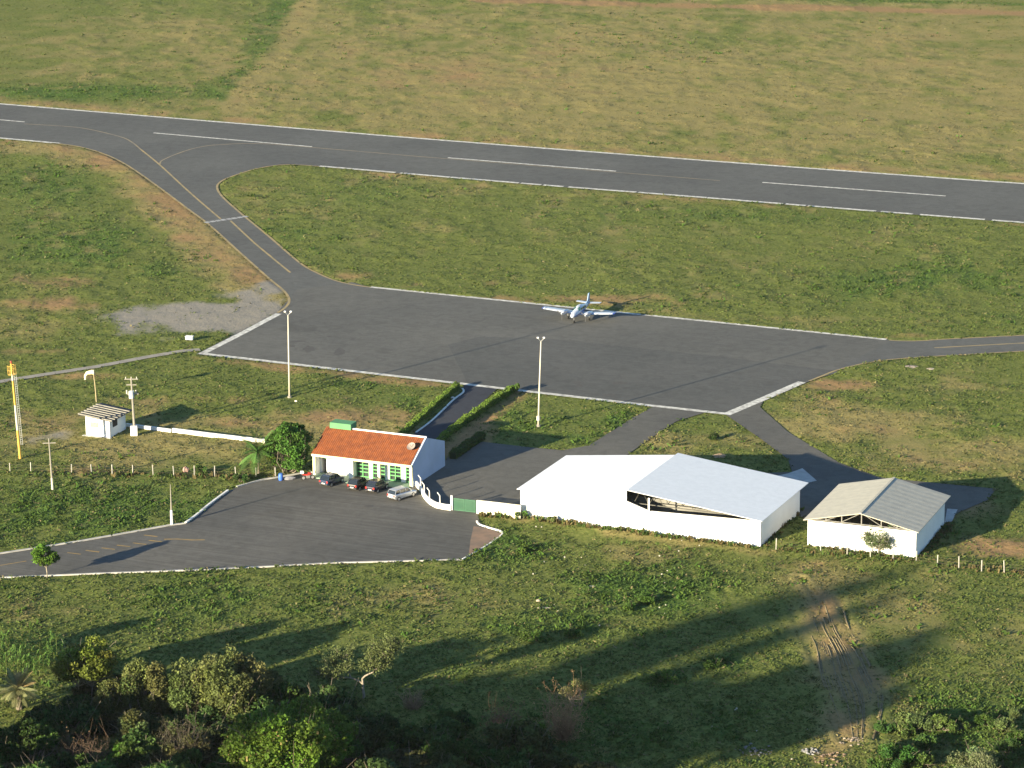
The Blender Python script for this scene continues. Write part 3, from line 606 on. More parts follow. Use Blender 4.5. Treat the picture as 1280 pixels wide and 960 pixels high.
b = MB(); b.prism([(XM + .004, 5.42), (.45, 3.50), (.45, 3.58), (XM + .004, 5.50)], 'y', -.8, D_ + 2.0); b.build('roof', tile_mat('dim_side_sheet_roof', (.66, .69, .71), (.61, .64, .66), 1.0, 1, rough=.45, depth=.004, stren=.2), Bg)  # slope turned from the sun: its dimmer light is put into the colour
b = MB()
for yy in (1.2, 5, 9, 13):
    b.box(XL + .3, yy, 3.18, XR - .3, yy + .12, 3.28)
    for k in range(15):
        x0 = XL + 1 + k * 2; b.tube([(x0, yy + .06, 3.26), (x0 + 1, yy + .06, max(3.3, 5.2 - abs(x0 + 1 - XM) * .1125)), (x0 + 2, yy + .06, 3.26)], .04, 5)
b.build('roof_truss', mat('dark_steel', (.10, .10, .09), .7, .2, 3), Bg)
b = MB(); b.box(-14.86, -.14, 0, -14.66, -.01, 4.55); b.build('corner_post', m_wall, Bg)
b = MB(); b.box(XL + .3, 4.6, .02, XR - .3, 4.7, 3.0); b.build('partition', mat('hangar_partition', (.20, .20, .185), .9, .4, .5), Bg)
MB().box(XL + .25, .25, .02, XR - .25, D_ - .25, .08).build('floor_slab', m_pad, Bg)
for a_, c_ in ((XL + 3.01, -19.02), (-15.98, XR - 3.01)): MB().box(a_, D_ - .15, 0, c_, D_ - .05, 3.3).build('sliding_door', m_metal, Bg)
MB().box(-27.0, -.38, 3.52, -25.8, -.36, 3.6).build('gutter', m_metal, Bg)
b = MB(); b.box(-2.9, D_ + .3, 0, .2, D_ + 1.8, .9); 
# ---- right hangar
oH = G(1144.5, 698); H3 = thing('small_hangar', 'smaller square hangar with grey corrugated gable roof and open trussed gable, at the right', 'hangar', (oH.x, oH.y, 0), R(-21.5))
m_corr = tile_mat('cement_sheet_roof', (.43, .415, .345), (.37, .36, .305), .7, 1, rough=.85, depth=.012, stren=.35)
b = MB(); b.box(-13.7, 0, 0, 0, .2, 3.38); b.box(-13.7, .21, 0, -13.5, 14, 3.4); b.box(-.2, .21, 0, 0, 14, 3.4); b.box(-13.49, 13.8, 0, -11, 14, 3.4); b.box(-2.7, 13.8, 0, -.21, 14, 3.4)
b.build('wall', m_wall, H3)
b = MB(); b.prism([(-14.15, 3.45), (-6.95, 5.05), (-6.95, 5.14), (-14.15, 3.54)], 'y', -.5, 15.4); r3 = b.build('roof', m_corr, H3)
b = MB(); b.prism([(-6.945, 5.05), (.4, 3.42), (.4, 3.51), (-6.945, 5.14)], 'y', -.5, 15.4); b.build('roof', m_corr, H3)
MB().box(-7.1, -.52, 5.10, -6.8, 15.42, 5.2).build('ridge_cap', m_corr, r3)
for yy in (.35, 4.8, 9.3, 13.5):
    b = MB(); b.box(-13.4, yy, 3.40, -.3, yy + .1, 3.5)
    for x0, zt in ((-11.5, 3.95), (-9.5, 4.4), (-7, 4.95), (-4.5, 4.4), (-2.5, 3.95)): b.box(x0 - .06, yy, 3.5, x0 + .06, yy + .1, zt)
    for x0, x1, z1 in ((-11.5, -9.5, 4.38), (-9.5, -7, 4.9), (-4.5, -7, 4.9), (-2.5, -4.5, 4.38)): b.tube([(x0, yy + .05, 3.5), (x1, yy + .05, z1)], .05, 5)
    b.build('roof_truss', mat('weathered_steel', (.19, .19, .18), .7, .2, 3), H3)
MB().box(-13.45, .25, .02, -.25, 13.75, .08).build('floor_slab', m_pad, H3); MB().box(-10.99, 13.85, 0, -2.71, 13.95, 3.2).build('sliding_door', m_metal, H3)
# ---- guard hut
oU = G(137.5, 547.3); U = thing('guard_hut', 'tiny white hut under a single slope ribbed roof, standing in the grass at the left', 'hut', (oU.x, oU.y, 0), R(-22))
m_rib = tile_mat('old_fibre_cement', (.075, .075, .08), (.05, .05, .06), 1.1, 1, rough=.9, depth=.2)
b = MB(); b.prism([(-3.72, 0), (-3.72, 2.78), (0, 2.40), (0, 0)], 'y', 0, .15); b.prism([(-3.72, 0), (-3.72, 2.78), (0, 2.40), (0, 0)], 'y', 4.45, 4.6)
b.box(-3.72, .16, 0, -3.57, 4.44, 2.75); b.box(-.15, .16, 0, 0, 4.44, 2.38); b.build('wall', m_wall, U)
b = MB()
zz_ = lambda x: 2.50 - .102 * x + .02
for k in range(8):
    y0 = -.55 + k * .8; b.prism([(-4.55, zz_(-4.55)), (.62, zz_(.62)), (.62, zz_(.62) + .06), (-4.55, zz_(-4.55) + .06)], 'y', y0, y0 + .8 - .004)
rfh = b.build('roof', m_rib, U)
b = MB()
for k in range(7): y0 = -.5 + k * .85; b.prism([(-4.6, zz_(-4.6) + .07), (.66, zz_(.66) + .07), (.66, zz_(.66) + .22), (-4.6, zz_(-4.6) + .22)], 'y', y0, y0 + .22)
b.build('roof_rib', mat('pale_ribs', (.24, .235, .21), .9, .3, 2), rfh)
w = MB().box(-2.95, -.05, 1.25, -1.75, -.01, 2.0).build('window_shutter', mat('beige_shutter', (.42, .36, .24), .8, .2, 3), U)
w = MB().box(.005, .9, 1.25, .04, 2.2, 2.1).build('window', m_dark, U)
b = MB(); b.box(-4.1, -.5, 0, .3, -.01, .07); b.build('plinth', m_pad, U)

# ================================================================== WALLS, GATE, FENCES
m_ww = mat('whitewashed_wall', (.80, .79, .74), .85, .12, .8)
def wall_strip(name, pts, w, h, label, cat, m=m_ww, z0=0): return tag(MB().strip(pts, w, z0, h).build(name, m), label, cat)
wall_strip('low_wall', gl((158, 533), (185, 536.5), (214, 540.3)), .3, .45, 'broken first stretch of low white wall behind the transformer pole', 'wall', m_wallb)
wall_strip('low_wall', gl((216, 540.6), (260, 546.2), (300, 551), (346, 556)), .32, .62, 'long low white wall running from near the hut to behind the terminal tree', 'wall')
CW = thing('curved_wall', 'curved white low wall with bent posts, from terminal corner to green gate', 'wall')
MB().strip(smooth_line(gl((520.5, 608), (526, 614.5), (530, 622), (536, 629), (545, 634.5), (556, 637), (564, 638)), 5), .2, 0, .75).build('wall_base', m_ww, CW)
for x0, y0 in ((526, 613.5), (530.5, 622), (537, 629.5), (550, 635.5)):
    g = G(x0, y0); MB().tube([(g.x, g.y, 0), (g.x, g.y, 1.7), (g.x - .3, g.y - .05, 2.15)], .07, 6).build('post', m_ww, CW)
g = G(564.5, 637.5); MB().box(g.x - .13, g.y - .13, 0, g.x + .13, g.y + .13, 1.95).build('pillar', m_ww, CW)
p0, p1 = G(567, 638.5), G(595, 641.7); gd = (p1 - p0); GT = thing('entrance_gate', 'green barred double gate between curved wall and cream wall', 'gate', p0, math.atan2(gd.y, gd.x))
Lg = gd.length; m_gg = mat('gate_green', (.04, .13, .075), .6, .15, 2)
for a_, c_ in ((.05, Lg / 2 - .03), (Lg / 2 + .03, Lg - .05)):
    b = MB(); b.box(a_, -.03, .1, c_, .03, .18); b.box(a_, -.03, 1.65, c_, .03, 1.72); b.box(a_, -.035, .1, a_ + .06, .035, 1.72); b.box(c_ - .06, -.035, .1, c_, .035, 1.72)
    n = int((c_ - a_) / .085)
    for k in range(1, n): x0 = a_ + (c_ - a_) * k / n; b.box(x0 - .026, -.015, .18, x0 + .026, .015, 1.65)
    b.build('gate_leaf', m_gg, GT)
wall_strip('boundary_wall', gl((596, 642), (623, 645), (651, 648.5)), .2, 1.8, 'cream wall joining the green gate to the long hangar', 'wall', mat('cream_wall', (.80, .76, .58), .85, .08, .8))

m_post = mat('concrete_post', (.42, .41, .37), .9, .25, 3); m_wire = mat('rusty_wire', (.16, .13, .10), .7, .2, 5, metal=.6)
def wire_fence(pts, label, wires=(.35, .7, 1.05), h=1.4):
    F_ = thing('wire_fence', label, 'fence')
    random.seed(len(pts))
    for g in pts:
        hh = h * random.uniform(.92, 1.06); dx, dy = random.uniform(-.05, .05), random.uniform(-.05, .05)
        MB().prism([(-.05, -.05), (.05, -.05), (.05, .05), (-.05, .05)], 'z', -.1, hh).build('post', m_post, F_).location = (g.x, g.y, 0)
        F_.children[-1].rotation_euler = (dx, dy, random.uniform(0, 1))
    b = MB()
    for z in wires: b.strip([(p.x, p.y) for p in pts], .012, z, z + .012)
    b.build('wire', m_wire, F_); return F_
lf = [G(x, 590 + 7 * max(0, x) / 344) for x in (-39, -13, 12.5, 38.8, 64, 89.5, 114.6, 140.4, 166.2, 191.3, 217.4, 243, 268.3, 294.7, 320.3, 344.5)]
wire_fence(lf, 'wire fence on pale posts crossing the grass from the left edge to the car park')
rf_ = [G(x, y) for x, y in ((970, 687), (1026, 690), (1059, 693.5), (1088, 697), (1116.5, 700.5), (1145, 703), (1171.7, 707), (1198.5, 710.5), (1226.8, 714), (1255.4, 715.5), (1284, 718), (1312, 721))]
wire_fence(rf_, 'wire fence on pale posts in the weeds in front of the small hangar', h=1.5)

# hedges
def leaf_quads(cent, nrm_bias, size, rngl, aspect=.6):
    n = len(cent); d = rngl.normal(0, 1, (n, 3)); d += nrm_bias; d /= np.linalg.norm(d, axis=1)[:, None]
    t = rngl.normal(0, 1, (n, 3)); a = np.cross(d, t); a /= np.linalg.norm(a, axis=1)[:, None]; b_ = np.cross(d, a)
    s_ = size * rngl.uniform(.6, 1.3, (n, 1)); v = np.empty((n, 4, 3))
    v[:, 0] = cent - a * s_; v[:, 1] = cent - b_ * s_ * aspect; v[:, 2] = cent + a * s_; v[:, 3] = cent + b_ * s_ * aspect
    return v.reshape(-1, 3), np.arange(n * 4).reshape(-1, 4)
m_leaf = attr_mat('leaves', .75, .28)
def hedge(name, pts, w, h, label, colr, seed):
    rl = np.random.default_rng(seed); pts = [Vector((p.x, p.y, 0)) for p in pts]; H_ = thing(name, label, 'hedge', pts[0])
    C_ = []
    for a_, c_ in zip(pts[:-1], pts[1:]):
        L = (c_ - a_).length; n = int(L * 330); t = rl.uniform(0, 1, n); s_ = rl.choice([0, 1, 2], n); u = rl.uniform(-1, 1, n); q = rl.uniform(0, 1, n)
        off = np.where(s_ == 0, u, np.where(s_ == 1, 1, -1)) * w / 2 + rl.normal(0, .05, n); z = np.where(s_ == 0, h, q * h) + rl.normal(0, .05, n)
        d = (c_ - a_).normalized(); C_.append(np.stack([a_.x + (c_.x - a_.x) * t - d.y * off, a_.y + (c_.y - a_.y) * t + d.x * off, z * (1 + .12 * np.sin(t * L * 1.7))], 1))
    C_ = np.concatenate(C_) - np.array(pts[0]); v, f = leaf_quads(C_, 0, .10, rl)
    np_mesh('foliage', v, f, m_leaf, H_, colors=np.repeat(np.array(colr) * rl.uniform(.6, 1.4, (len(C_), 1)), 4, 0))
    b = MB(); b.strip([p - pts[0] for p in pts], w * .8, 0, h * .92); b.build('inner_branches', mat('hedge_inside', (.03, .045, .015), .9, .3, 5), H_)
hedge('clipped_hedge', gl((572, 485), (545, 508), (515, 535), (498, 552)), .7, .8, 'clipped green hedge on the left side of the dark asphalt walkway', (.13, .21, .035), 1)
hedge('clipped_hedge', gl((640, 490), (610, 509), (580, 530), (558, 547), (545, 560)), .8, .85, 'clipped green hedge on the right side of the dark asphalt walkway', (.13, .21, .035), 2)
hedge('clipped_hedge', gl((603, 548), (585, 560), (566, 574)), 1.0, .9, 'short dark hedge in the shade behind the terminal gable wall', (.05, .10, .025), 3)

# ================================================================== TREES AND PLANTS
m_bark = mat('grey_bark', (.20, .17, .13), .95, .4, 4); m_barkw = mat('pale_bark', (.27, .24, .19), .9, .3, 3); m_twig = mat('bare_twigs', (.17, .115, .08), .95, .3, 3)
def branch_to(b, p0, p1, r0, rl, seg=4, bend=.12, r1=None):
    p0, p1 = np.array(p0, float), np.array(p1, float); L = np.linalg.norm(p1 - p0); pts = []
    off = rl.normal(0, 1, 3) * L * bend
    for k in range(seg + 1):
        t = k / seg; pts.append(tuple(p0 + (p1 - p0) * t + off * math.sin(math.pi * t) + np.array((0, 0, -.10 * L * math.sin(math.pi * t)))))
    b.tube(pts, list(np.linspace(r0, r1 if r1 is not None else r0 * .25, seg + 1)), 6, cap=False); return pts
def make_tree(name, label, cat, loc, H, rad, seed, nclump=14, nleaf=5000, leaf=.17, colr=(.06, .11, .025), low=.35, trunk_r=None, bark=None, dens=1.0, flat=.8, clump_r=.34, vary=.35, group=None, lean=(0, 0), z=0.0, stems=1, highlights=None):
    rl = np.random.default_rng(seed); t = thing(name, label, cat, (loc.x, loc.y, z), float(rl.uniform(0, 6.28)) * 0, group)
    zc = H * (low + 1) / 2; hz = H * (1 - low) / 2; cl = []
    for k in range(nclump):
        while True:
            d = rl.uniform(-1, 1, 3)
            if .25 < np.linalg.norm(d) < 1: break
        d = d / np.linalg.norm(d) * rl.uniform(.45, .82)
        cl.append(np.array((d[0] * rad + lean[0], d[1] * rad + lean[1], zc + d[2] * hz * .9)))
    cr = [rad * clump_r * rl.uniform(.7, 1.25) for _ in cl]
    b = MB(); tr = trunk_r or .03 * H + .05; top = np.array((lean[0] * .5, lean[1] * .5, H * low * .9))
    for s_ in range(stems):
        o_ = np.array((rl.normal(0, .12), rl.normal(0, .12), 0)) * (stems > 1); tt = top + np.array((rl.normal(0, .5), rl.normal(0, .5), 0)) * (stems > 1)
        branch_to(b, (o_[0], o_[1], -.1), tt, tr / (stems ** .5), rl, 4, .04, tr * .7 / (stems ** .5))
        for c_, r_ in list(zip(cl, cr))[s_::stems]: 
            pp = branch_to(b, tt, c_, tr * .45, rl, 4, .10, tr * .1)
            for q in range(3): branch_to(b, pp[2 + q % 2], c_ + rl.normal(0, 1, 3) * r_ * .8, tr * .16, rl, 2, .1, .012)
    b.build('trunk', bark or m_bark, t, smooth=True)
    C_ = []; T_ = []
    per = max(8, int(nleaf / nclump))
    for c_, r_ in zip(cl, cr):
        n = int(per * (r_ / np.mean(cr)) ** 2); d = rl.normal(0, 1, (n, 3)); d /= np.linalg.norm(d, axis=1)[:, None]
        # subclusters give the lumpy edge
        sub = rl.normal(0, 1, (9, 3)); sub /= np.linalg.norm(sub, axis=1)[:, None]; si = rl.integers(0, 9, n)
        rr = rl.uniform(.35, 1, (n, 1)) ** .5
        P_ = np.where((rl.uniform(0, 1, n) < .55)[:, None], sub[si] * r_ * .8 + d * r_ * .38 * rr, d * r_ * rr * .95); P_[:, 2] *= flat
        C_.append(c_ + P_); tc_ = rl.uniform(1 - vary, 1 + vary); T_.append(np.array(colr) * tc_ * rl.uniform(.65, 1.35, (n, 1)) * (1 + rl.normal(0, .06, 3)))
    C_ = np.concatenate(C_); T_ = np.concatenate(T_)
    if highlights: k = rl.uniform(0, 1, len(C_)) < highlights[0]; T_[k] = np.array(highlights[1]) * rl.uniform(.7, 1.2, (k.sum(), 1))
    keep = C_[:, 2] > .15; C_ = C_[keep]; T_ = T_[keep]
    v, f = leaf_quads(C_, (0, 0, .35), leaf, rl); np_mesh('crown', v, f, m_leaf, t, colors=np.clip(np.repeat(T_, 4, 0), .005, .9)); return t
def make_bare(name, label, loc, H, rad, seed, tint=(.17, .115, .08), n=55, leafy=0, leafcol=(.2, .13, .07), z=0.0):
    rl = np.random.default_rng(seed); t = thing(name, label, 'shrub', (loc.x, loc.y, z)); b = MB(); tips = []
    for k in range(n):
        a = rl.uniform(0, 6.28); r_ = rad * rl.uniform(.2, 1) ** .7; hh = H * rl.uniform(.6, 1) * (1 - .35 * (r_ / rad) ** 2)
        p = branch_to(b, (rl.normal(0, .1), rl.normal(0, .1), -.05), (math.cos(a) * r_, math.sin(a) * r_, hh), .035, rl, 4, .08, .012)
        for q in range(5):
            s_ = p[1 + q % 4]; e = np.array(s_) + rl.normal(0, 1, 3) * .22 * H + np.array((0, 0, .18 * H)); branch_to(b, s_, e, .016, rl, 2, .1, .009); tips.append(e)
    b.build('branches', mat('twigs_%02d' % (seed % 7), tint, .95, .35, 2), t)
    tips = np.array(tips); m_ = max(leafy, 400); C_ = tips[rl.integers(0, len(tips), m_)] + rl.normal(0, .14, (m_, 3)); C_[:, 2] = np.abs(C_[:, 2])
    v, f = leaf_quads(C_, 0, .07, rl); np_mesh('dry_leaves', v, f, m_leaf, t, colors=np.repeat(np.array(leafcol) * rl.uniform(.5, 1.4, (m_, 1)), 4, 0)); return t
def make_palm(name, label, loc, H, fl, seed, nf=22, colr=(.10, .14, .04), droop=1.0, trunk_r=.16, dead=0, z=0.0, stand=1.0, lf=.22):
    rl = np.random.default_rng(seed); t = thing(name, label, 'palm', (loc.x, loc.y, z)); b = MB()
    b.tube([(0, 0, -.1), (.05, 0, H * .5), (0, .05, H)], [trunk_r * 1.2, trunk_r, trunk_r * .9], 8); b.build('trunk', m_bark, t)
    V_, F_, K_ = [], [], []
    for k in range(nf):
        a = 2 * math.pi * k / nf + rl.uniform(-.2, .2); el = rl.uniform(-.2, 1.35) * stand; L = fl * rl.uniform(.8, 1.1); p = np.array((0, 0, H)); d = np.array((math.cos(a) * math.cos(el), math.sin(a) * math.cos(el), math.sin(el)))
        cc = np.array((.30, .23, .11)) if (k / nf) < dead else np.array(colr) * (1.7 if k % 3 == 0 else .7) * rl.uniform(.85, 1.2); side = np.array((-math.sin(a), math.cos(a), 0)); ns = 9; prev = p
        for i in range(ns):
            d = d + np.array((0, 0, -.11 * droop)); d /= np.linalg.norm(d); q = prev + d * L / ns; lw = fl * lf * math.sin(math.pi * (i + .8) / (ns + 1)) + .06
            for sg in (-1, 1):
                for j in range(3):
                    s0 = prev + (q - prev) * (j / 3 + .05); s1 = s0 + (q - prev) * .22; e = s0 + side * sg * lw + d * lw * .5 - np.array((0, 0, lw * .45))
                    o_ = len(V_); V_ += [s0, s1, e + d * .05, e]; F_.append((o_, o_ + 1, o_ + 2, o_ + 3)); K_ += [cc * rl.uniform(.8, 1.2)] * 4
            prev = q
    np_mesh('fronds', np.array(V_), np.array(F_), m_leaf, t, colors=np.array(K_)); return t

def make_open_tree(name, label, loc, seed):
    rl = np.random.default_rng(seed); t = thing(name, label, 'tree', (loc.x, loc.y, 0)); b = MB(); tips = []
    def grow(p, d, L, r0, lv):
        pts = [p]; q = np.array(p, float); d = np.array(d, float)
        for k in range(4):
            d = d + rl.normal(0, .16, 3) + np.array((0, 0, .05)); d /= np.linalg.norm(d); q = q + d * L / 4; pts.append(tuple(q))
        b.tube(pts, list(np.linspace(r0, r0 * .62, 5)), 7, cap=False)
        if lv >= 2: tips.extend(pts[2:])
        if lv >= 4: tips.append(pts[-1]); return
        n = 2 if lv < 1 else 3
        for j in range(n):
            a = rl.uniform(0, 6.28); e = np.array((math.cos(a) * 1.25, math.sin(a) * .8, rl.uniform(-.15, .35))); nd = d * .75 + e * .75
            if lv == 0: nd = np.array(((-1.0, .2, .9), (1.0, -.1, 1.0))[j])
            grow(pts[-1] if j else pts[3], nd / np.linalg.norm(nd), L * rl.uniform(.74, .92), r0 * .66, lv + 1)
    grow((0, 0, -.1), (.06, 0, 1), 2.3, .17, 0)
    b.build('trunk', m_barkw, t, smooth=True)
    tips = np.array(tips); C_ = []
    n = 9000; C_ = tips[rl.integers(0, len(tips), n)] + rl.normal(0, .30, (n, 3)); C_ = C_[C_[:, 2] > 2.2]
    v, f = leaf_quads(C_, (0, 0, .3), .11, rl); np_mesh('crown', v, f, m_leaf, t, colors=np.repeat(np.array((.10, .125, .045)) * rl.uniform(.6, 1.4, (len(C_), 1)), 4, 0)); return t
# by the terminal and the road
make_tree('leafy_tree', 'dense round dark green tree beside the left end of the terminal', 'tree', G(362, 590), 7.0, 3.3, 11, 38, 27000, .17, (.060, .135, .022), low=.02, trunk_r=.22)
make_tree('leafy_shrub', 'yellow green shrub between the palm and the terminal tree', 'shrub', G(344, 591), 3.6, 1.3, 12, 9, 2600, .13, (.12, .17, .03), low=.15, trunk_r=.08)
make_palm('palm_tree', 'young coconut palm with arching fronds left of the terminal tree', G(323, 592), 3.0, 3.5, 13, 24, (.06, .13, .03), 1.0, .13, stand=1.1, lf=.17)
make_tree('kerb_tree', 'small round bright green tree on a thin trunk at the lower road kerb', 'tree', G(58.5, 722), 4.2, 1.65, 14, 14, 4200, .13, (.085, .16, .022), low=.34, trunk_r=.09, bark=m_barkw, clump_r=.38)
make_tree('wispy_tree', 'small wispy tree against the front wall of the small hangar', 'tree', G(1098, 694), 3.7, 2.4, 15, 24, 5200, .085, (.10, .14, .055), low=.25, trunk_r=.06, bark=m_barkw, clump_r=.33)
make_tree('round_bush', 'low green bush at the end of the right hedge by the apron line', 'bush', G(644, 490), 1.4, .95, 16, 7, 1400, .1, (.08, .15, .03), low=.15)
make_tree('round_bush', 'low green bush at the end of the left hedge by the apron line', 'bush', G(573, 486), 1.3, .8, 17, 7, 1200, .1, (.09, .16, .03), low=.15)
make_tree('round_bush', 'dark green bush behind the fence posts, beside a pinkish boulder', 'bush', G(249, 592), 1.1, 1.2, 18, 7, 1400, .1, (.05, .10, .02), low=.1)
make_tree('round_bush', 'green bush by the fence left of the young palm', 'bush', G(300, 603), 1.0, 1.3, 19, 7, 1400, .1, (.05, .10, .025), low=.1)
make_tree('round_bush', 'dark bush in the dry triangle of grass behind the long hangar', 'bush', G(892, 549), .8, 1.1, 20, 7, 1000, .1, (.03, .06, .015), low=.1)
make_tree('round_bush', 'leafy bush at the foot of the wall near the left end of the long hangar', 'bush', G(650, 648), 1.1, 1.0, 21, 7, 1200, .1, (.085, .15, .035), low=.1)
make_tree('round_bush', 'small bush at the foot of the long hangar wall, right of the leafy bush', 'bush', G(690, 653), .9, .8, 22, 6, 800, .1, (.10, .14, .04), low=.1)
# foreground thicket
OL = (.105, .125, .040)
make_open_tree('open_crowned_tree', 'open crowned tree with forked white branches on the shaded slope', G(455, 873), 31)
make_tree('broad_tree', 'broad bright green tree, the biggest leafy crown at the bottom', 'tree', G(362, 988), 9.6, 6.6, 32, 70, 52000, .19, (.085, .15, .020), low=.12, trunk_r=.3, clump_r=.26, vary=.3, highlights=(.025, (.30, .24, .10)))
make_tree('olive_tree', 'tall olive green tree with upright plumes just above the broad tree', 'tree', G(290, 905), 8.0, 4.3, 33, 44, 28000, .17, OL, low=.05, bark=m_bark, flat=1.5, clump_r=.30)
make_tree('olive_tree', 'olive green tree with drooping plumes, third from the left edge', 'tree', G(181, 902), 6.9, 3.2, 34, 28, 17000, .16, OL, low=.05, bark=m_barkw, flat=1.5, clump_r=.34)
make_tree('olive_tree', 'narrow olive tree between two taller olive trees', 'tree', G(238, 902), 6.8, 2.7, 35, 22, 13000, .16, (.085, .115, .035), low=.05, bark=m_bark, flat=1.5, clump_r=.38)
make_tree('olive_tree', 'olive green tree on the right flank of the tall plumed olive tree', 'tree', G(328, 893), 5.6, 2.4, 330, 18, 9000, .16, OL, low=.05, flat=1.4, clump_r=.34)
make_tree('olive_tree', 'small olive tree directly right of the yellow green tree', 'tree', G(142, 908), 6.0, 2.5, 331, 14, 7000, .15, (.095, .12, .038), low=.05, bark=m_barkw, flat=1.4, clump_r=.36)
make_tree('yellow_tree', 'yellow green flat topped tree with pale trunks next to the corn', 'tree', G(112, 890), 8.0, 3.6, 36, 28, 12000, .16, (.125, .155, .025), low=.42, bark=m_barkw, trunk_r=.12, flat=.75, clump_r=.36, stems=3)
make_palm('dry_palm', 'short palm with a shaggy head of pale dry fronds at the left edge', G(24, 886), 2.2, 2.6, 37, 46, (.20, .21, .10), .9, .3, dead=.35, lf=.13)
make_bare('bare_shrub', 'leafless brown shrub at the bottom left corner', G(104, 962), 4.2, 3.1, 38, (.14, .095, .065), 60)
make_bare('bare_shrub', 'grey brown leafless bush left of the broad tree', G(228, 955), 4.6, 3.0, 39, (.10, .085, .065), 60, 2200, (.08, .085, .04))
make_tree('thin_tree', 'thin olive tree showing pale bare branches below the drooping olive tree', 'tree', G(172, 938), 4.6, 2.5, 40, 16, 6000, .14, (.09, .11, .04), low=.25, bark=m_barkw)
make_bare('red_shrub', 'tall reddish leafless shrub in the shade, right of centre', G(705, 925), 5.2, 2.4, 41, (.32, .19, .11), 60, 1600, (.34, .21, .11))
make_tree('olive_bush', 'yellowish bush behind the tall reddish shrub', 'bush', G(724, 882), 3.0, 2.1, 42, 10, 1500, .09, (.17, .17, .06), low=.3, stems=3)
make_bare('bare_shrub', 'small brown shrub in the shade between open crowned tree and red shrubs', G(516, 886), 2.1, 1.6, 43, (.26, .18, .12), 40, 500, (.26, .20, .10))
make_bare('red_shrub', 'low dark reddish shrub left of the tall reddish one', G(626, 925), 3.6, 2.4, 44, (.18, .10, .07), 50, 600, (.2, .09, .05))
make_tree('round_bush', 'bright green bush in the shade below the tall reddish shrub', 'bush', G(668, 928), 2.3, 1.3, 45, 8, 1800, .12, (.07, .15, .02), low=.15)
make_tree('round_bush', 'small green bush just right of the broad tree', 'bush', G(488, 950), 1.9, 1.5, 46, 8, 1500, .12, (.06, .12, .02), low=.15)
for i, (x0, y0, h_, r_, lb) in enumerate((
    (430, 975, 5.0, 2.8, 'dark leafy tree touching the right side of the broad tree'), (560, 965, 3.8, 3.2, 'dark low tree in deep shade at the bottom, left of centre'),
    (630, 975, 3.6, 3.0, 'dark low tree in deep shade at the bottom centre'), (35, 975, 6.5, 3.4, 'dark leafy tree in the bottom left corner'),
    (60, 925, 3.6, 2.6, 'dark bush in shade behind the leafless corner shrub'), (155, 965, 3.0, 2.0, 'green bush between the leafless corner shrub and grey brown bush'), (310, 945, 4.4, 2.0, 'dark green tree in the gap between olive tree and broad tree'),
    (570, 920, 2.4, 2.4, 'dark low bush in deep shade below the small brown shrub'))):
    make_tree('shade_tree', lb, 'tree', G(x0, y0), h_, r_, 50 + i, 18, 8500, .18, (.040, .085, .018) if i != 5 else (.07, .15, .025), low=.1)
for i, (x0, y0, h_, r_, c_, lb) in enumerate((
    (1118, 962, 2.6, 2.5, (.05, .12, .022), 'deep green spiky bush right of the rubble at the bottom edge'), (1218, 975, 3.0, 3.4, (.11, .14, .06), 'pale leafed bush at the bottom right, widest of the corner bushes'),
    (1180, 915, 1.9, 1.6, (.10, .15, .035), 'upright light green bush above the pale leafed bush'), (1155, 935, 1.5, 1.3, (.06, .12, .03), 'small dark green bush between rubble and upright bush'),
    (1262, 950, 2.0, 1.8, (.05, .10, .025), 'dark bush at the right edge of the bottom corner'), (1105, 915, 1.2, 1.2, (.06, .12, .03), 'small low bush beside the wheel ruts near the rubble'))):
    make_tree('corner_bush', lb, 'bush', G(x0, y0), h_, r_, 60 + i, 11, 4200, .12, c_, low=.08)
for i, (x0, y0, h_, r_, lb) in enumerate(((808, 752, .8, 1.5, 'dark green weed clump in the lit grass right of the pale slab'), (785, 762, .6, 1.1, 'low weed clump just left of the dark green one'), (835, 853, 1.0, 2.0, 'sunlit green bush patch between two shadow tongues'), (893, 835, .9, 1.4, 'sunlit leafy bush patch at the shadow edge, left of the ruts'), (655, 690, .6, 1.3, 'dark weed clump in the grass just below the car park corner'), (665, 802, .8, 1.4, 'green bush at the upper edge of the big shadow'), (722, 795, .7, 1.3, 'low green bush on the shadow edge, right of another bush'))):
    make_tree('weed_bush', lb, 'bush', G(x0, y0), h_, r_, 70 + i, 8, 1500, .11, (.060, .115, .022), low=.02)
rlt = np.random.default_rng(500); protos = []
TH = [(10, 935), (75, 950), (60, 905), (135, 915), (150, 890), (205, 935), (260, 925), (195, 975), (255, 985), (325, 925), (120, 985), (30, 1000), (425, 925), (445, 955), (470, 925), (500, 975), (530, 940), (560, 985), (595, 950), (610, 985), (660, 980), (690, 960), (480, 1000), (740, 985), (400, 1000), (640, 955), (90, 925), (300, 985), (160, 880), (215, 885), (250, 890), (130, 880), (345, 905), (275, 935), (105, 900), (235, 960), (170, 960), (300, 915), (410, 905), (50, 960), (80, 985)]
for i, (x0, y0) in enumerate(TH):
    g = G(x0 + rlt.uniform(-6, 6), y0 + rlt.uniform(-4, 4)); lb = 'low dark shrub filling the shaded thicket along the bottom left'
    if i < 4:
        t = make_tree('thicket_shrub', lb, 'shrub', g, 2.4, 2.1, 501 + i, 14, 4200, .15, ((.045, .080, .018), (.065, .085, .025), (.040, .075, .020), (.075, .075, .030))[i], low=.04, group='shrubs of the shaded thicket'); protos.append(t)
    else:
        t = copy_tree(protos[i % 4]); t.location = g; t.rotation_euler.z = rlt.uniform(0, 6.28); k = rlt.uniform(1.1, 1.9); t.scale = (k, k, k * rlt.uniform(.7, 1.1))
protos = []; rlt = np.random.default_rng(600)
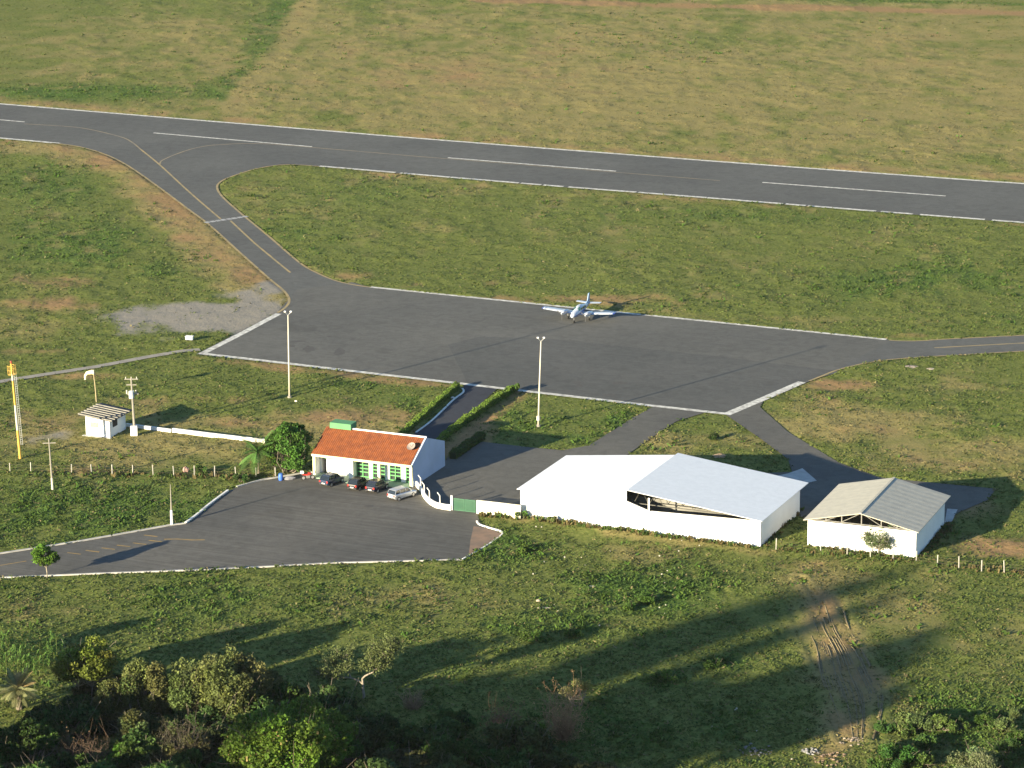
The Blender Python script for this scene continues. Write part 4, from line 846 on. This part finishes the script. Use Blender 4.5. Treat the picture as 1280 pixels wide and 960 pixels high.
for i in range(20):
    x0, y0 = rlt.uniform(1085, 1285), rlt.uniform(895, 972)
    if y0 < 925 and x0 < 1130: continue
    g = G(x0, y0); lb = 'leafy green bush in the dense scrub of the bottom right corner'
    if len(protos) < 3: t = make_tree('scrub_bush', lb, 'bush', g, 1.5, 1.5, 601 + i, 12, 3000, .11, ((.075, .125, .028), (.055, .11, .022), (.10, .14, .05))[len(protos)], low=.03, group='bushes of the bottom right scrub'); protos.append(t)
    else: t = copy_tree(protos[i % 3]); t.location = g; t.rotation_euler.z = rlt.uniform(0, 6.28); k = rlt.uniform(.5, 1.25); t.scale = (k, k, k)
# corn rows
rl = np.random.default_rng(90); corn0 = None
def make_corn(seed):
    rl = np.random.default_rng(seed); V_, F_, K_ = [], [], []; H = 2.3
    for k in range(13):
        z0 = .15 + k * .16; a = (k % 2) * math.pi + rl.uniform(-.5, .5); L = rl.uniform(.6, .95); d = np.array((math.cos(a), math.sin(a), 0)); s = np.array((-math.sin(a), math.cos(a), 0)) * .07; p = np.array((0, 0, z0)); cc = np.array((.075, .145, .030)) * rl.uniform(.7, 1.35)
        pts = [p, p + d * L * .35 + (0, 0, .38), p + d * L * .7 + (0, 0, .42), p + d * L + (0, 0, .1)]; w = [.7, 1.2, 1, .2]
        for i in range(3):
            o_ = len(V_); V_ += [pts[i] - s * w[i], pts[i] + s * w[i], pts[i + 1] + s * w[i + 1], pts[i + 1] - s * w[i + 1]]; F_.append((o_, o_ + 1, o_ + 2, o_ + 3)); K_ += [cc] * 4
    V_ = np.array(V_); t = thing('corn_plant', 'tall leafy corn plant in the small plot at the left edge', 'corn', group='corn plants in the plot at the left edge')
    b = MB(); b.tube([(0, 0, 0), (0, 0, H)], [.03, .015], 5); b.build('stalk', mat('corn_stalk', (.14, .17, .05), .8, .1, 3), t); np_mesh('leaves', V_, np.array(F_), m_leaf, t, colors=np.array(K_)); return t
c0 = make_corn(91); k = 0
for row in range(3):
    for i in range(13):
        x0 = -4 + i * 6.9 + row * 2.2 + rl.uniform(-1.2, 1.2); y0 = 818 + row * 12 + rl.uniform(-2, 2) + i * .3
        if x0 > 82 - row * 12: continue
        c_ = c0 if k == 0 else copy_tree(c0); g = G(x0, y0); c_.location = g; c_.rotation_euler.z = rl.uniform(0, 6.28); sc_ = rl.uniform(.75, 1.15); c_.scale = (sc_,) * 3; k += 1

# trees on the hillside below the camera: out of view, their long shadows fall into it
SD = np.array((math.cos(SUN_AZ), math.sin(SUN_AZ)))
hp = None; TAN = math.tan(SUN_EL)
SHADE = [(470, 952, 3), (560, 952, 4), (640, 955, 5), (720, 950, 6), (800, 935, 6), (900, 925, 6), (985, 915, 4), (720, 915, 5), (800, 905, 6), (870, 900, 5), (940, 890, 5), (1000, 870, 4), (570, 858, 4), (640, 880, 4),
         (640, 842, 4.2), (715, 818, 3.8), (780, 806, 3.6), (850, 792, 3.2), (925, 777, 2.8), (1005, 757, 2.2), (1000, 787, 2.0), (720, 880, 4.5), (795, 884, 4.2), (860, 878, 4), (930, 862, 3.8), (1000, 850, 3.6), (1055, 834, 2.6), (560, 900, 4), (620, 918, 4), (450, 905, 3.5), (500, 890, 3.5), (430, 872, 3), (380, 850, 2.6), (330, 850, 3), (250, 850, 3), (200, 865, 3), (570, 812, 2.2), (610, 793, 1.8), (480, 925, 4), (530, 870, 3.5), (340, 815, 2.6), (280, 820, 2.6), (385, 790, 2), (150, 900, 3), (80, 900, 3), (100, 930, 4)]
KEEP_LIT = [(G(362, 988), 9.6, 5.0, 3.5), (G(290, 905), 7.6, 3.0, 3), (G(328, 893), 5.6, 2, 2.5), (G(181, 902), 6.4, 2.0, 3), (G(455, 873), 7.6, 3.5, 2.5), (G(112, 890), 8.0, 2.2, 4.5), (G(24, 886), 4.5, 1.5, 1.5), (G(40, 830), 3, 2, 1), (G(705, 925), 5.2, 1.6, 2.5), (G(724, 882), 3, 1.2, 2)]
place = []
for i, (x0, y0, r_) in enumerate(SHADE):
    P_ = G(x0, y0); t_ = max(40, (.404 * (P_.y - 318) + .9 * r_) / (.404 * .70 - TAN)) + (i % 3) * 8
    def blocks(q, h_, R_, zm):
        tq = (q.x - P_.x) * SD[0] + (q.y - P_.y) * SD[1]; lat = abs((q.x - P_.x) * SD[1] - (q.y - P_.y) * SD[0])
        return tq > 3 and lat < R_ + r_ * .8 and TAN * tq + 3 > zm and TAN * tq - 3 < h_
    if any(blocks(*k_) for k_ in KEEP_LIT): print('skip', x0, y0, flush=True); continue
    bx, by = P_.x + SD[0] * t_, P_.y + SD[1] * t_; place.append((bx, by, TAN * t_, r_))
for x0, y0, h_, r_ in ((-68, 938, 10.2, 3.0), (-75, 912, 9.3, 2.6), (-62, 905, 7.8, 2.8), (-80, 955, 8, 3.5), (-70, 990, 8, 4), (-20, 1020, 4, 3), (120, 1020, 3.5, 3), (-70, 850, 5.5, 1.6), (-60, 975, 5.5, 3), (-55, 1010, 5.5, 3.5), (40, 1025, 4.5, 3), (200, 1025, 4, 3), (-120, 960, 7, 3.5)):
    g = G(x0, y0); place.append((g.x, g.y, h_ - r_ * .75, r_))
for bx, by, zc, r_ in place:
    z0 = float(hill(np.array(bx), np.array(by)))
    if hp is None: hp = make_tree('hillside_tree', 'dark leafy tree on the slope just outside the view', 'tree', Vector((0, 0, 0)), 8, 4.6, 99, 30, 8000, .42, (.05, .09, .02), low=.6, clump_r=.36, group='trees on the slope just outside the view'); o = hp
    else: o = copy_tree(hp)
    Ht = max(4, zc - z0 + r_ * .75); o.location = (bx, by, z0); o.scale = (r_ / 4.6, r_ / 4.6, Ht / 8)

# ================================================================== MASTS AND POLES
m_mastw = mat('white_mast_paint', (.50, .48, .40), .6, .1, 1); m_yelp = mat('yellow_mast_paint', (.52, .34, .07), .6, .15, 1.5); m_conc = mat('grey_concrete', (.24, .23, .20), .9, .2, 2)
def light_mast(base, H, lean, label, band):
    t = thing('light_mast', label, 'light mast', base, group='floodlight masts along the apron')
    MB().tube([(0, 0, 0), (lean * .45, 0, H * .5), (lean, 0, H)], [.15, .11, .08], 10).build('pole', m_mastw, t, smooth=True)
    if band: MB().tube([(0, 0, .9), (0, 0, 1.5)], .26, 10).build('switch_box', m_mastw, t)
    b = MB(); b.tube([(lean - .45, 0, H + .45), (lean, 0, H), (lean + .45, 0, H + .45)], .04, 6); b.build('arm', m_metal, t)
    for s_ in (-1, 1):
        b = MB(); b.box(lean + s_ * .42 - .15, -.15, H + .42, lean + s_ * .42 + .15, .15, H + .64); b.build('floodlight', mat('lamp_housing', (.72, .72, .70), .4, .1, 2, metal=.3), t, bevel=.05)
    MB().tube([(0, 0, 0), (0, 0, .25)], .3, 10).build('footing', m_conc, t)
light_mast(G(362, 497), 12.2, .08, 'white floodlight mast left of the walkway, at the apron edge', 0)
light_mast(G(673, 533), 12.2, .42, 'floodlight mast with a switch box, right of the walkway', 1)
# banded radio mast
t = thing('radio_mast', 'tall yellow and white banded mast with ladder at the left edge', 'mast', G(25.4, 574), 0, ry=R(-2.6))
for z0, z1, m in ((0, 4.1, m_yelp), (4.1, 7.6, m_mastw), (7.6, 11.0, m_yelp), (11.0, 11.9, m_mastw)):
    rr = lambda z: .19 - .006 * z; MB().tube([(0, 0, z0), (0, 0, z1)], [rr(z0), rr(z1)], 10).build('mast_section', m, t)
MB().tube([(0, 0, 11.9), (0, 0, 13.4)], [.15, .10], 8).build('mast_section', m_yelp, t)
b = MB()
for s_ in (.26, .52): b.box(s_ - .02, -.02, 2.0, s_ + .02, .02, 12.0)
for k in range(32): b.box(.26, -.015, 2.1 + k * .31, .52, .015, 2.13 + k * .31)
for z in (2.2, 4.6, 7, 9.4, 11.6): b.box(.1, -.02, z, .26, .02, z + .05)
b.build('ladder', mat('galvanised', (.45, .47, .48), .5, .1, 3, metal=.4), t)
b = MB()
for z in (11.9, 12.5, 13.1): b.tube([(.55 * math.cos(a), .55 * math.sin(a), z) for a in np.linspace(0, 2 * math.pi, 13)], .035, 5)
for a in np.linspace(0, 2 * math.pi, 7)[:-1]: b.tube([(.55 * math.cos(a), .55 * math.sin(a), 11.9), (.55 * math.cos(a), .55 * math.sin(a), 13.1)], .03, 5)
b.box(-.55, -.03, 11.85, .55, .03, 11.93); b.build('platform_cage', m_yelp, t)
MB().tube([(0, 0, 13.4), (0, 0, 13.75)], .14, 8).build('beacon_lamp', mat('red_lamp_glass', (.35, .08, .05), .3, .1, 3), t)
# transformer pole
t = thing('transformer_pole', 'concrete pole with transformer and white meter box beside the guard hut', 'utility pole', G(168.5, 543))
MB().tube([(0, 0, 0), (-.2, 0, 8.0)], [.19, .11], 8).build('pole', m_conc, t)
for z, w in ((7.85, .95), (7.05, .7)): MB().box(-.2 - w, -.06, z, -.2 + w, .06, z + .14).build('cross_arm', m_conc, t)
b = MB()
for x0 in (-.95, -.2, .55): b.tube([(x0, 0, 7.98), (x0, 0, 8.25)], .05, 6)
b.build('insulator', mat('porcelain', (.6, .55, .5), .4), t)
b = MB(); b.tube([(-.2, -.45, 5.35), (-.2, -.45, 6.35)], .36, 12); b.build('transformer', mat('pale_grey_paint', (.55, .57, .58), .5), t)
for x0 in (-.85, -.2, .4): MB().tube([(x0, -.15, 5.9), (x0, -.2, 6.4)], .1, 6).build('fuse', m_mastw, t)
MB().box(-.85, -.2, 5.78, .75, .2, 5.9).build('cross_arm', m_conc, t)
MB().box(-.5, -.75, 0, .42, -.25, 1.35).build('meter_box', m_wall, t)
# plain utility pole
t = thing('utility_pole', 'thin grey pole with a single cross arm below the guard hut', 'utility pole', G(65.8, 612), ry=R(-1.6))
MB().tube([(0, 0, 0), (0, 0, 7.0)], [.14, .08], 8).build('pole', m_conc, t); MB().box(-.85, -.05, 6.3, .85, .05, 6.42).build('cross_arm', m_conc, t)
MB().tube([(0, 0, 0), (0, 0, 1.6)], [.152, .142], 8).build('white_band', m_mastw, t)
# tapered post on the kerb
t = thing('road_post', 'thin tapered post with whitewashed foot on the upper road kerb', 'post', G(214.8, 656.5))
MB().tube([(0, 0, 0), (0, 0, 5.4)], [.14, .04], 8).build('shaft', m_conc, t); MB().tube([(0, 0, 0), (0, 0, 2.0)], [.18, .15], 8).build('white_foot', m_wall, t)
# windsock
t = thing('windsock', 'limp cream windsock on a short pole behind the guard hut', 'windsock', G(120.5, 503))
MB().tube([(0, 0, 0), (-.1, 0, 2.6), (-.25, 0, 4.2)], [.07, .06, .05], 6).build('pole', mat('tan_pole', (.40, .33, .20), .8), t)
b = MB(); b.tube([(-.15, 0, 4.45), (-.5, 0, 4.5), (-1.15, -.05, 4.35), (-1.4, -.05, 4.0), (-1.45, -.05, 3.4)], [.36, .33, .26, .2, .14], 10, cap=False); b.build('sock', mat('sock_fabric', (.78, .70, .42), .8, .1, 2), t, smooth=True)
MB().tube([(-.15 + .0, .36 * math.cos(a), 4.45 + .36 * math.sin(a)) for a in np.linspace(0, 2 * math.pi, 13)], .03, 5).build('hoop', m_metal, t)
# white marker box by the gravel
t = thing('marker_box', 'small white topped box on short legs by the gravel, left of the apron corner', 'marker', G(237, 427), R(-15))
MB().box(-.55, -.3, .35, .55, .3, .8).build('box_body', mat('shaded_box', (.5, .55, .6), .6), t); MB().box(-.6, -.34, .81, .6, .34, .9).build('lid', m_wall, t)
for s_ in (-.45, .45): MB().box(s_ - .05, -.05, 0, s_ + .05, .05, .35).build('leg', m_dark, t)

# stones, slabs and rubble
def rock(name, label, cat, loc, sx, sy, sz, colr, seed, group=None, parent=None):
    rl = np.random.default_rng(seed); b = MB(); rings = []
    for i in range(6):
        th = math.pi * i / 5; rings.append([(sx * math.sin(th) * math.cos(a) * rl.uniform(.75, 1.15) + .001 * math.cos(a), sy * math.sin(th) * math.sin(a) * rl.uniform(.75, 1.15) + .001 * math.sin(a), -sz * .9 * math.cos(th) * rl.uniform(.85, 1.1)) for a in np.linspace(0, 2 * math.pi, 9)[:-1]])
    b.loft(rings); o = b.build(name, mat('stone_%d' % int(colr[0] * 100 + colr[2] * 1000), colr, .9, .3, 3), parent); o.location = (loc.x, loc.y, sz * .5) if not parent else loc
    if not parent: tag(o, label, cat, group)
    return o
rock('boulder', 'tan boulder in the dry triangle behind the long hangar', 'boulder', G(899, 572), .95, .6, .4, (.36, .26, .17), 1)
rock('boulder', 'pinkish block standing at the left fence beside the dark bush', 'boulder', G(232, 590), .5, .35, .55, (.42, .28, .24), 2)
rock('stone_slab', 'flat pale slab lying in the grass below the long hangar', 'slab', G(740, 734), .75, .5, .12, (.62, .58, .45), 3)
rock('stone_slab', 'long pale slab at the foot of a small stone in the lower grass', 'slab', G(679, 760), .85, .3, .08, (.36, .33, .25), 4)
rock('stone', 'small upright pale stone just above the long slab', 'stone', G(673, 752), .3, .22, .22, (.34, .31, .24), 5)
rock('stone_slab', 'pale flat slab beside the right taxiway, the larger of two', 'slab', G(1138, 459), 1.3, .9, .12, (.45, .36, .27), 6)
rock('stone_slab', 'pale flat slab beside the right taxiway, the smaller of two', 'slab', G(1163, 461.5), .8, .6, .1, (.5, .42, .32), 7)
rock('stone', 'white stone at the foot of the left floodlight mast', 'stone', G(370, 502), .22, .2, .15, (.7, .68, .6), 8)
rock('stone', 'white stone beside the walkway kerb', 'stone', G(566, 498), .3, .25, .2, (.7, .68, .62), 9)
for i, (x0, y0, r_, c_, lb) in enumerate(((943, 938, 2.0, (.17, .165, .16), 'grey rubble heap in the shade at the bottom edge'), (1066, 927, 1.5, (.25, .21, .17), 'pale rubble heap at the end of the wheel ruts'), (1040, 950, 2.3, (.20, .145, .105), 'brownish rubble heap at the bottom edge, below the ruts'), (1013, 940, 1.0, (.25, .25, .25), 'small line of white debris in the shade beside the brownish heap'))):
    rl2 = np.random.default_rng(200 + i); t = thing('rubble_heap', lb, 'rubble', G(x0, y0))
    for k in range(46):
        a = rl2.uniform(0, 6.28); rr = r_ * rl2.uniform(0, 1) ** .6; s_ = rl2.uniform(.04, .15); rock('chunk', None, None, Vector((math.cos(a) * rr, math.sin(a) * rr, s_ * .3 + .12 * (1 - rr / r_))), s_ * 1.3, s_, s_ * .7, tuple(np.array(c_) * (1 if k % 3 else 1.35)), int(rl2.integers(1e6)), parent=t)
rlp = np.random.default_rng(77); b = MB()
for k in range(34):
    x0, y0 = rlp.uniform(650, 880), rlp.uniform(655, 790)
    if k > 26: x0, y0 = rlp.uniform(880, 1010), rlp.uniform(880, 955)
    g = G(x0, y0, .12); s_ = rlp.uniform(.03, .09); b.box(g.x - s_, g.y - s_, .1, g.x + s_, g.y + s_, .1 + s_ * 1.4)
tag(b.build('litter', mat('pale_litter', (.40, .39, .33), .8)), 'scattered pale stones and scraps in the grass below the long hangar', 'litter', kind='stuff')

# ================================================================== VEHICLES
m_tyre = mat('tyre_rubber', (.02, .02, .02), .9); m_rim = mat('wheel_rim', (.55, .55, .56), .35, metal=.6); m_cg = mat('car_glass', (.015, .02, .025), .06, spec=.8)
m_lred = mat('tail_lamp', (.45, .03, .02), .3); m_lwh = mat('head_lamp', (.7, .7, .7), .2); m_plate = mat('plate_white', (.65, .65, .62), .6)
def ring_box(x, zb, zt, hw, r_=.1, nb=0):
    """rounded section at station x"""
    return [(x, -hw + r_, zb), (x, hw - r_, zb), (x, hw, zb + r_), (x, hw, zt - r_ * 1.3), (x, hw - r_ * .8, zt), (x, -hw + r_ * .8, zt), (x, -hw, zt - r_ * 1.3), (x, -hw, zb + r_)]
def car(label, loc, az, paint, L=3.9, W=1.62, Hh=1.45, wagon=False, bevel=0):
    t = thing('parked_car', label, 'car', loc, R(az), 'cars parked in front of the terminal')
    hw = W / 2; x0, x1 = -L / 2, L / 2
    S = [(x0, .42, .72, hw * .80), (x0 + .05, .30, .90, hw * .90), (x0 + .25, .22, .95, hw * .97), (x0 + 1.0, .2, .93, hw), (0, .2, .92, hw), (x1 - 1.15, .2, .90, hw), (x1 - .9, .2, .88, hw * .99), (x1 - .4, .22, .78, hw * .95), (x1 - .08, .28, .66, hw * .86), (x1, .38, .55, hw * .76)]
    b = MB(); b.loft([ring_box(*s_) for s_ in S]); body = b.build('body', paint, t, smooth=False, bevel=.03)
    back = x0 + (.10 if wagon else .18); C = [(back, .90, .93, hw * .86), (back + (.22 if wagon else .35), .90, Hh - .06, hw * .76), (back + .7, .90, Hh - .02, hw * .76), (.15, .90, Hh - .02, hw * .77), (.45, .90, Hh - .07, hw * .76), (x1 - 1.0, .86, .90, hw * .84)]
    b = MB(); b.loft([ring_box(c_[0], c_[1], max(c_[2], c_[1] + .03), c_[3], .02) for c_ in C]); b.build('glasshouse', m_cg, t)
    b = MB(); rr = [(back + (.20 if wagon else .33), Hh - .05), (back + .7, Hh), (.15, Hh), (.46, Hh - .06)]
    b.loft([[(x, -hw * .76, z - .03), (x, hw * .76, z - .03), (x, hw * .72, z + .015), (x, -hw * .72, z + .015)] for x, z in rr]); b.build('roof_panel', paint, t)
    for s_ in (-1, 1):
        for xa, za, xb, zb, in ((.45, Hh - .07, x1 - 1.02, .90), (back + .25, Hh - .07, back + .02, .93), (.0, Hh - .05, .05, .92), (back + .95, Hh - .05, back + .9, .92)):
            MB().tube([(xa, s_ * hw * .765, za), (xb, s_ * hw * .87, zb)], .035, 5).build('pillar', paint, t)
    for xs_ in (x0 + .68, x1 - .72):
        for s_ in (-1, 1):
            w = MB().tube([(xs_, s_ * (hw - .16), .29), (xs_, s_ * (hw + .02), .29)], .29, 16).build('wheel', m_tyre, t); MB().tube([(xs_, s_ * (hw + .021), .29), (xs_, s_ * (hw + .03), .29)], .19, 12).build('rim', m_rim, w)
    for s_ in (-1, 1):
        MB().box(x0 - .015, s_ * hw * .72 - .1, .62, x0 + .06, s_ * hw * .72 + .1, .86).build('tail_light', m_lred, t); MB().box(x1 - .16, s_ * hw * .66 - .14, .56, x1 - .01, s_ * hw * .66 + .14, .68).build('headlight', m_lwh, t)
        MB().box(x1 - 1.22, s_ * (hw + .07) - .07, .9, x1 - 1.12, s_ * (hw + .07) + .07, 1.0).build('door_mirror', paint, t)
    MB().box(x0 - .02, -.25, .45, x0 + .03, .25, .57).build('number_plate', m_plate, t)
    MB().box(x0 - .03, -hw * .8, .33, x0 + .08, hw * .8, .44).build('rear_bumper', mat('bumper_plastic', (.04, .04, .045), .5), t); return t
p_blue = mat('dark_blue_paint', (.018, .032, .065), .22, spec=.6); p_blk = mat('black_paint', (.012, .012, .018), .2, spec=.6); p_blk2 = mat('navy_black_paint', (.014, .016, .03), .2, spec=.6); p_sil = mat('silver_paint', (.42, .45, .50), .3, metal=.5, spec=.5)
car('dark blue hatchback, leftmost car in front of the terminal', G(415, 604.5), 56, p_blue, 3.75)
car('black hatchback, second car from the left by the terminal steps', G(448.5, 609.5), 62, p_blk, 3.6)
car('dark navy hatchback between the black hatchback and the silver wagon', G(471.5, 612.5), 60, p_blk2, 3.6)
car('silver station wagon, the rightmost and palest of the parked cars', G(502.5, 622), 46, p_sil, 4.0, wagon=True)
# motorbike
g = G(385, 599.5); t = thing('motorcycle', 'red motorcycle with a white top box parked at the terminal corner', 'motorcycle', g, R(18))
for xs_ in (-.62, .62):
    w = MB().tube([(xs_, -.05, .3), (xs_, .05, .3)], .3, 16).build('wheel', m_tyre, t); MB().tube([(xs_, -.06, .3), (xs_, .06, .3)], .2, 12).build('rim', m_rim, w)
b = MB(); b.loft([[(-.75, -.08, .72), (-.75, .08, .72), (-.75, .06, .8), (-.75, -.06, .8)], [(-.2, -.14, .6), (-.2, .14, .6), (-.2, .1, .82), (-.2, -.1, .82)], [(.15, -.15, .62), (.15, .15, .62), (.15, .12, 1.0), (.15, -.12, 1.0)], [(.45, -.08, .7), (.45, .08, .7), (.45, .05, .92), (.45, -.05, .92)]]); b.build('tank_and_tail', mat('red_paint', (.45, .04, .03), .3), t, bevel=.02)
MB().box(-.2, -.14, .22, .25, .14, .6).build('engine', m_metal, t); MB().box(-.75, -.13, .83, -.05, .13, .92).build('seat', m_tyre, t)
b = MB(); b.tube([(.62, 0, .3), (.42, 0, 1.05)], .035, 6); b.tube([(.38, -.36, 1.1), (.42, 0, 1.05), (.38, .36, 1.1)], .02, 6); b.build('fork_and_handlebar', m_metal, t)
MB().box(-.98, -.22, .9, -.58, .22, 1.26).build('top_box', m_wall, t, bevel=.04); MB().tube([(.5, -.0, .98), (.58, 0, .98)], .1, 10).build('headlight', m_lwh, t)
# blue drum and the grey heap that stands for its shadow
g = G(351, 600.5); t = thing('blue_drum', 'bright blue plastic drum at the kerb below the yellow green shrub', 'drum', g)
MB().tube([(0, 0, 0), (0, 0, .15), (0, 0, .45), (0, 0, .75), (0, 0, .9)], [.27, .3, .33, .3, .24], 14).build('barrel', mat('blue_plastic', (.05, .14, .5), .4), t, smooth=True); MB().tube([(0, 0, .9), (0, 0, .97)], .26, 14).build('lid', mat('blue_lid', (.07, .17, .5), .4), t)
rock('shadow_heap', 'low grey heap added for the shadow between blue drum and motorcycle', 'heap', G(361, 599.5), .9, .4, .35, (.22, .22, .25), 12)

# ================================================================== AEROPLANE
Pg = G(717.5, 404); PL = thing('twin_engine_plane', 'white and blue twin engine propeller aeroplane parked on the apron edge', 'aeroplane', (0, 0, 0), R(-110))
pw = mat('aircraft_white', (.42, .47, .55), .3, spec=.5); pb = mat('aircraft_blue', (.04, .07, .30), .3, spec=.5); pg = mat('canopy_glass', (.03, .09, .08), .08, spec=.8)
def ell(x, zc, ry_, rz_, n=16): return [(x, ry_ * math.cos(a), zc + rz_ * math.sin(a)) for a in np.linspace(0, 2 * math.pi, n + 1)[:-1]]
# local +x is the nose; nose wheel at x=0
FS = [(1.05, 1.22, .05, .05), (.95, 1.24, .22, .22), (.5, 1.28, .42, .36), (-.3, 1.34, .52, .46), (-1.0, 1.38, .58, .54), (-1.6, 1.52, .62, .70), (-2.4, 1.56, .63, .74), (-3.4, 1.55, .60, .70), (-4.4, 1.50, .48, .54), (-5.6, 1.46, .30, .36), (-6.8, 1.46, .16, .24), (-7.5, 1.48, .04, .10)]
b = MB(); b.loft([ell(*s_) for s_ in FS]); fus = b.build('fuselage', pw, PL, smooth=True)
b = MB(); b.loft([[(x, s * (ry_ + .012) , z_ - rz_ * .05) for x, z_, ry_, rz_ in [q] for s in (-1,)] * 0 + [(q[0], -(q[2] * .93 + .012), q[1] - q[3] * .38), (q[0], -(q[2] + .012), q[1] - .02), (q[0], (q[2] + .012), q[1] - .02), (q[0], (q[2] * .93 + .012), q[1] - q[3] * .38)] for q in FS[1:-1]]); b.build('blue_stripe', pb, fus)
b = MB(); b.loft([[(-.98, -.45, 1.70), (-.98, .45, 1.70), (-.98, .42, 1.75), (-.98, -.42, 1.75)], [(-1.30, -.56, 1.72), (-1.30, .56, 1.72), (-1.30, .42, 2.05), (-1.30, -.42, 2.05)], [(-1.7, -.635, 1.72), (-1.7, .635, 1.72), (-1.7, .46, 2.20), (-1.7, -.46, 2.20)]]); b.build('windscreen', pg, fus)
for k in range(3):
    x0 = -1.8 - k * .8
    for s_ in (-1, 1): MB().loft([[(x0, s_ * .635, 1.68), (x0, s_ * .56, 2.02), (x0, s_ * .52, 2.02), (x0, s_ * .60, 1.68)], [(x0 - .6, s_ * .635, 1.68), (x0 - .6, s_ * .56, 2.02), (x0 - .6, s_ * .52, 2.02), (x0 - .6, s_ * .60, 1.68)]]).build('window', pg, fus)
def foil(y, xle, ch, z, th): return [(xle, y, z), (xle - ch * .12, y, z + th * .6), (xle - ch * .4, y, z + th * .75), (xle - ch, y, z + .02), (xle - ch, y, z - .01), (xle - ch * .4, y, z - th * .45), (xle - ch * .1, y, z - th * .4)]
for s_ in (-1, 1):
    b = MB(); b.loft([foil(s_ * .4, -1.35, 2.2, 1.02, .26), foil(s_ * 2.0, -1.5, 1.9, 1.16, .24), foil(s_ * 5.5, -1.6, 1.65, 1.42, .2), foil(s_ * 5.92, -1.85, 1.2, 1.45, .08)]); w = b.build('wing', pw, PL, smooth=False)
    b = MB(); b.loft([foil(s_ * 5.3, -1.57, 1.71, 1.40, .23), foil(s_ * 5.97, -1.82, 1.25, 1.45, .10)]); b.build('wing_tip', pb, w)
    b = MB(); yc = s_ * 1.95
    b.loft([[(x, yc + ry_ * math.cos(a), zc + rz_ * math.sin(a)) for a in np.linspace(0, 2 * math.pi, 15)[:-1]] for x, zc, ry_, rz_ in ((.02, 1.36, .1, .1), (-.12, 1.36, .30, .26), (-.6, 1.34, .38, .34), (-1.5, 1.32, .40, .36), (-2.4, 1.25, .32, .26), (-3.3, 1.22, .08, .08))])
    nac = b.build('engine_nacelle', pw, PL, smooth=True)
    b = MB(); b.loft([[(x, yc + r_ * math.cos(a), 1.36 + r_ * math.sin(a)) for a in np.linspace(0, 2 * math.pi, 11)[:-1]] for x, r_ in ((.34, .01), (.24, .09), (.03, .13))]); b.build('spinner', pw, nac, smooth=True)
    b = MB()
    for k in range(3):
        a = k * 2 * math.pi / 3 + .5235; d = np.array((0, math.cos(a), math.sin(a))); q = np.array((0, -math.sin(a), math.cos(a))); c_ = np.array((.14, yc, 1.36)); b.add([c_ + d * .1 - q * .05, c_ + d * .1 + q * .05 + (.03, 0, 0), c_ + d * .95 + q * .05, c_ + d * .95 - q * .04, c_ + d * .1 - q * .05 - (.03, 0, 0), c_ + d * .1 + q * .05, c_ + d * .95 + q * .05 - (.02, 0, 0), c_ + d * .95 - q * .04 - (.02, 0, 0)], [(0, 1, 2, 3), (7, 6, 5, 4), (0, 4, 5, 1), (1, 5, 6, 2), (2, 6, 7, 3), (3, 7, 4, 0)])
    b.build('propeller', mat('prop_metal', (.06, .06, .065), .4, metal=.5), nac)
    b = MB(); b.tube([(-2.2, s_ * 1.75, 1.1), (-2.2, s_ * 1.75, .25)], .05, 6); leg = b.build('landing_gear', m_metal, PL); MB().tube([(-2.2, s_ * 1.75 - .1, .25), (-2.2, s_ * 1.75 + .1, .25)], .25, 14).build('wheel', m_tyre, leg)
    b = MB(); b.loft([foil(s_ * .1, -6.5, 1.1, 1.60, .1), foil(s_ * 2.0, -6.85, .8, 1.68, .07)]); b.build('tailplane', pw, PL)
b = MB(); b.tube([(0, 0, 1.0), (0, 0, .22)], .045, 6); leg = b.build('landing_gear', m_metal, PL); MB().tube([(0, -.09, .22), (0, .09, .22)], .22, 14).build('wheel', m_tyre, leg)
b = MB(); b.prism([(-5.7, 1.75), (-6.5, 2.1), (-7.0, 3.1), (-7.5, 3.1), (-7.45, 1.5)], 'y', -.06, .06); b.build('fin', mat('aircraft_pale_blue', (.22, .32, .48), .35), PL)
PL.location = (Pg.x, Pg.y, .04)

# ------------------------------------------------------------------ thin evening haze: one even volume round camera and scene
hz = MB().box(-1400, -60, -1.5, 1400, 1500, 150).build('haze', None)
hm = bpy.data.materials.new('thin_haze'); hm.use_nodes = True; hn = hm.node_tree; hn.nodes.remove(hn.nodes['Principled BSDF'])
pv_ = hn.nodes.new('ShaderNodeVolumePrincipled'); pv_.inputs['Color'].default_value = (.95, .96, 1, 1); pv_.inputs['Density'].default_value = .00002; pv_.inputs['Anisotropy'].default_value = .2
hn.links.new(pv_.outputs[0], hn.nodes['Material Output'].inputs['Volume']); hz.data.materials.append(hm); hz['kind'] = 'stuff'; tag(hz, 'thin evening haze in the air over the airfield', 'haze')
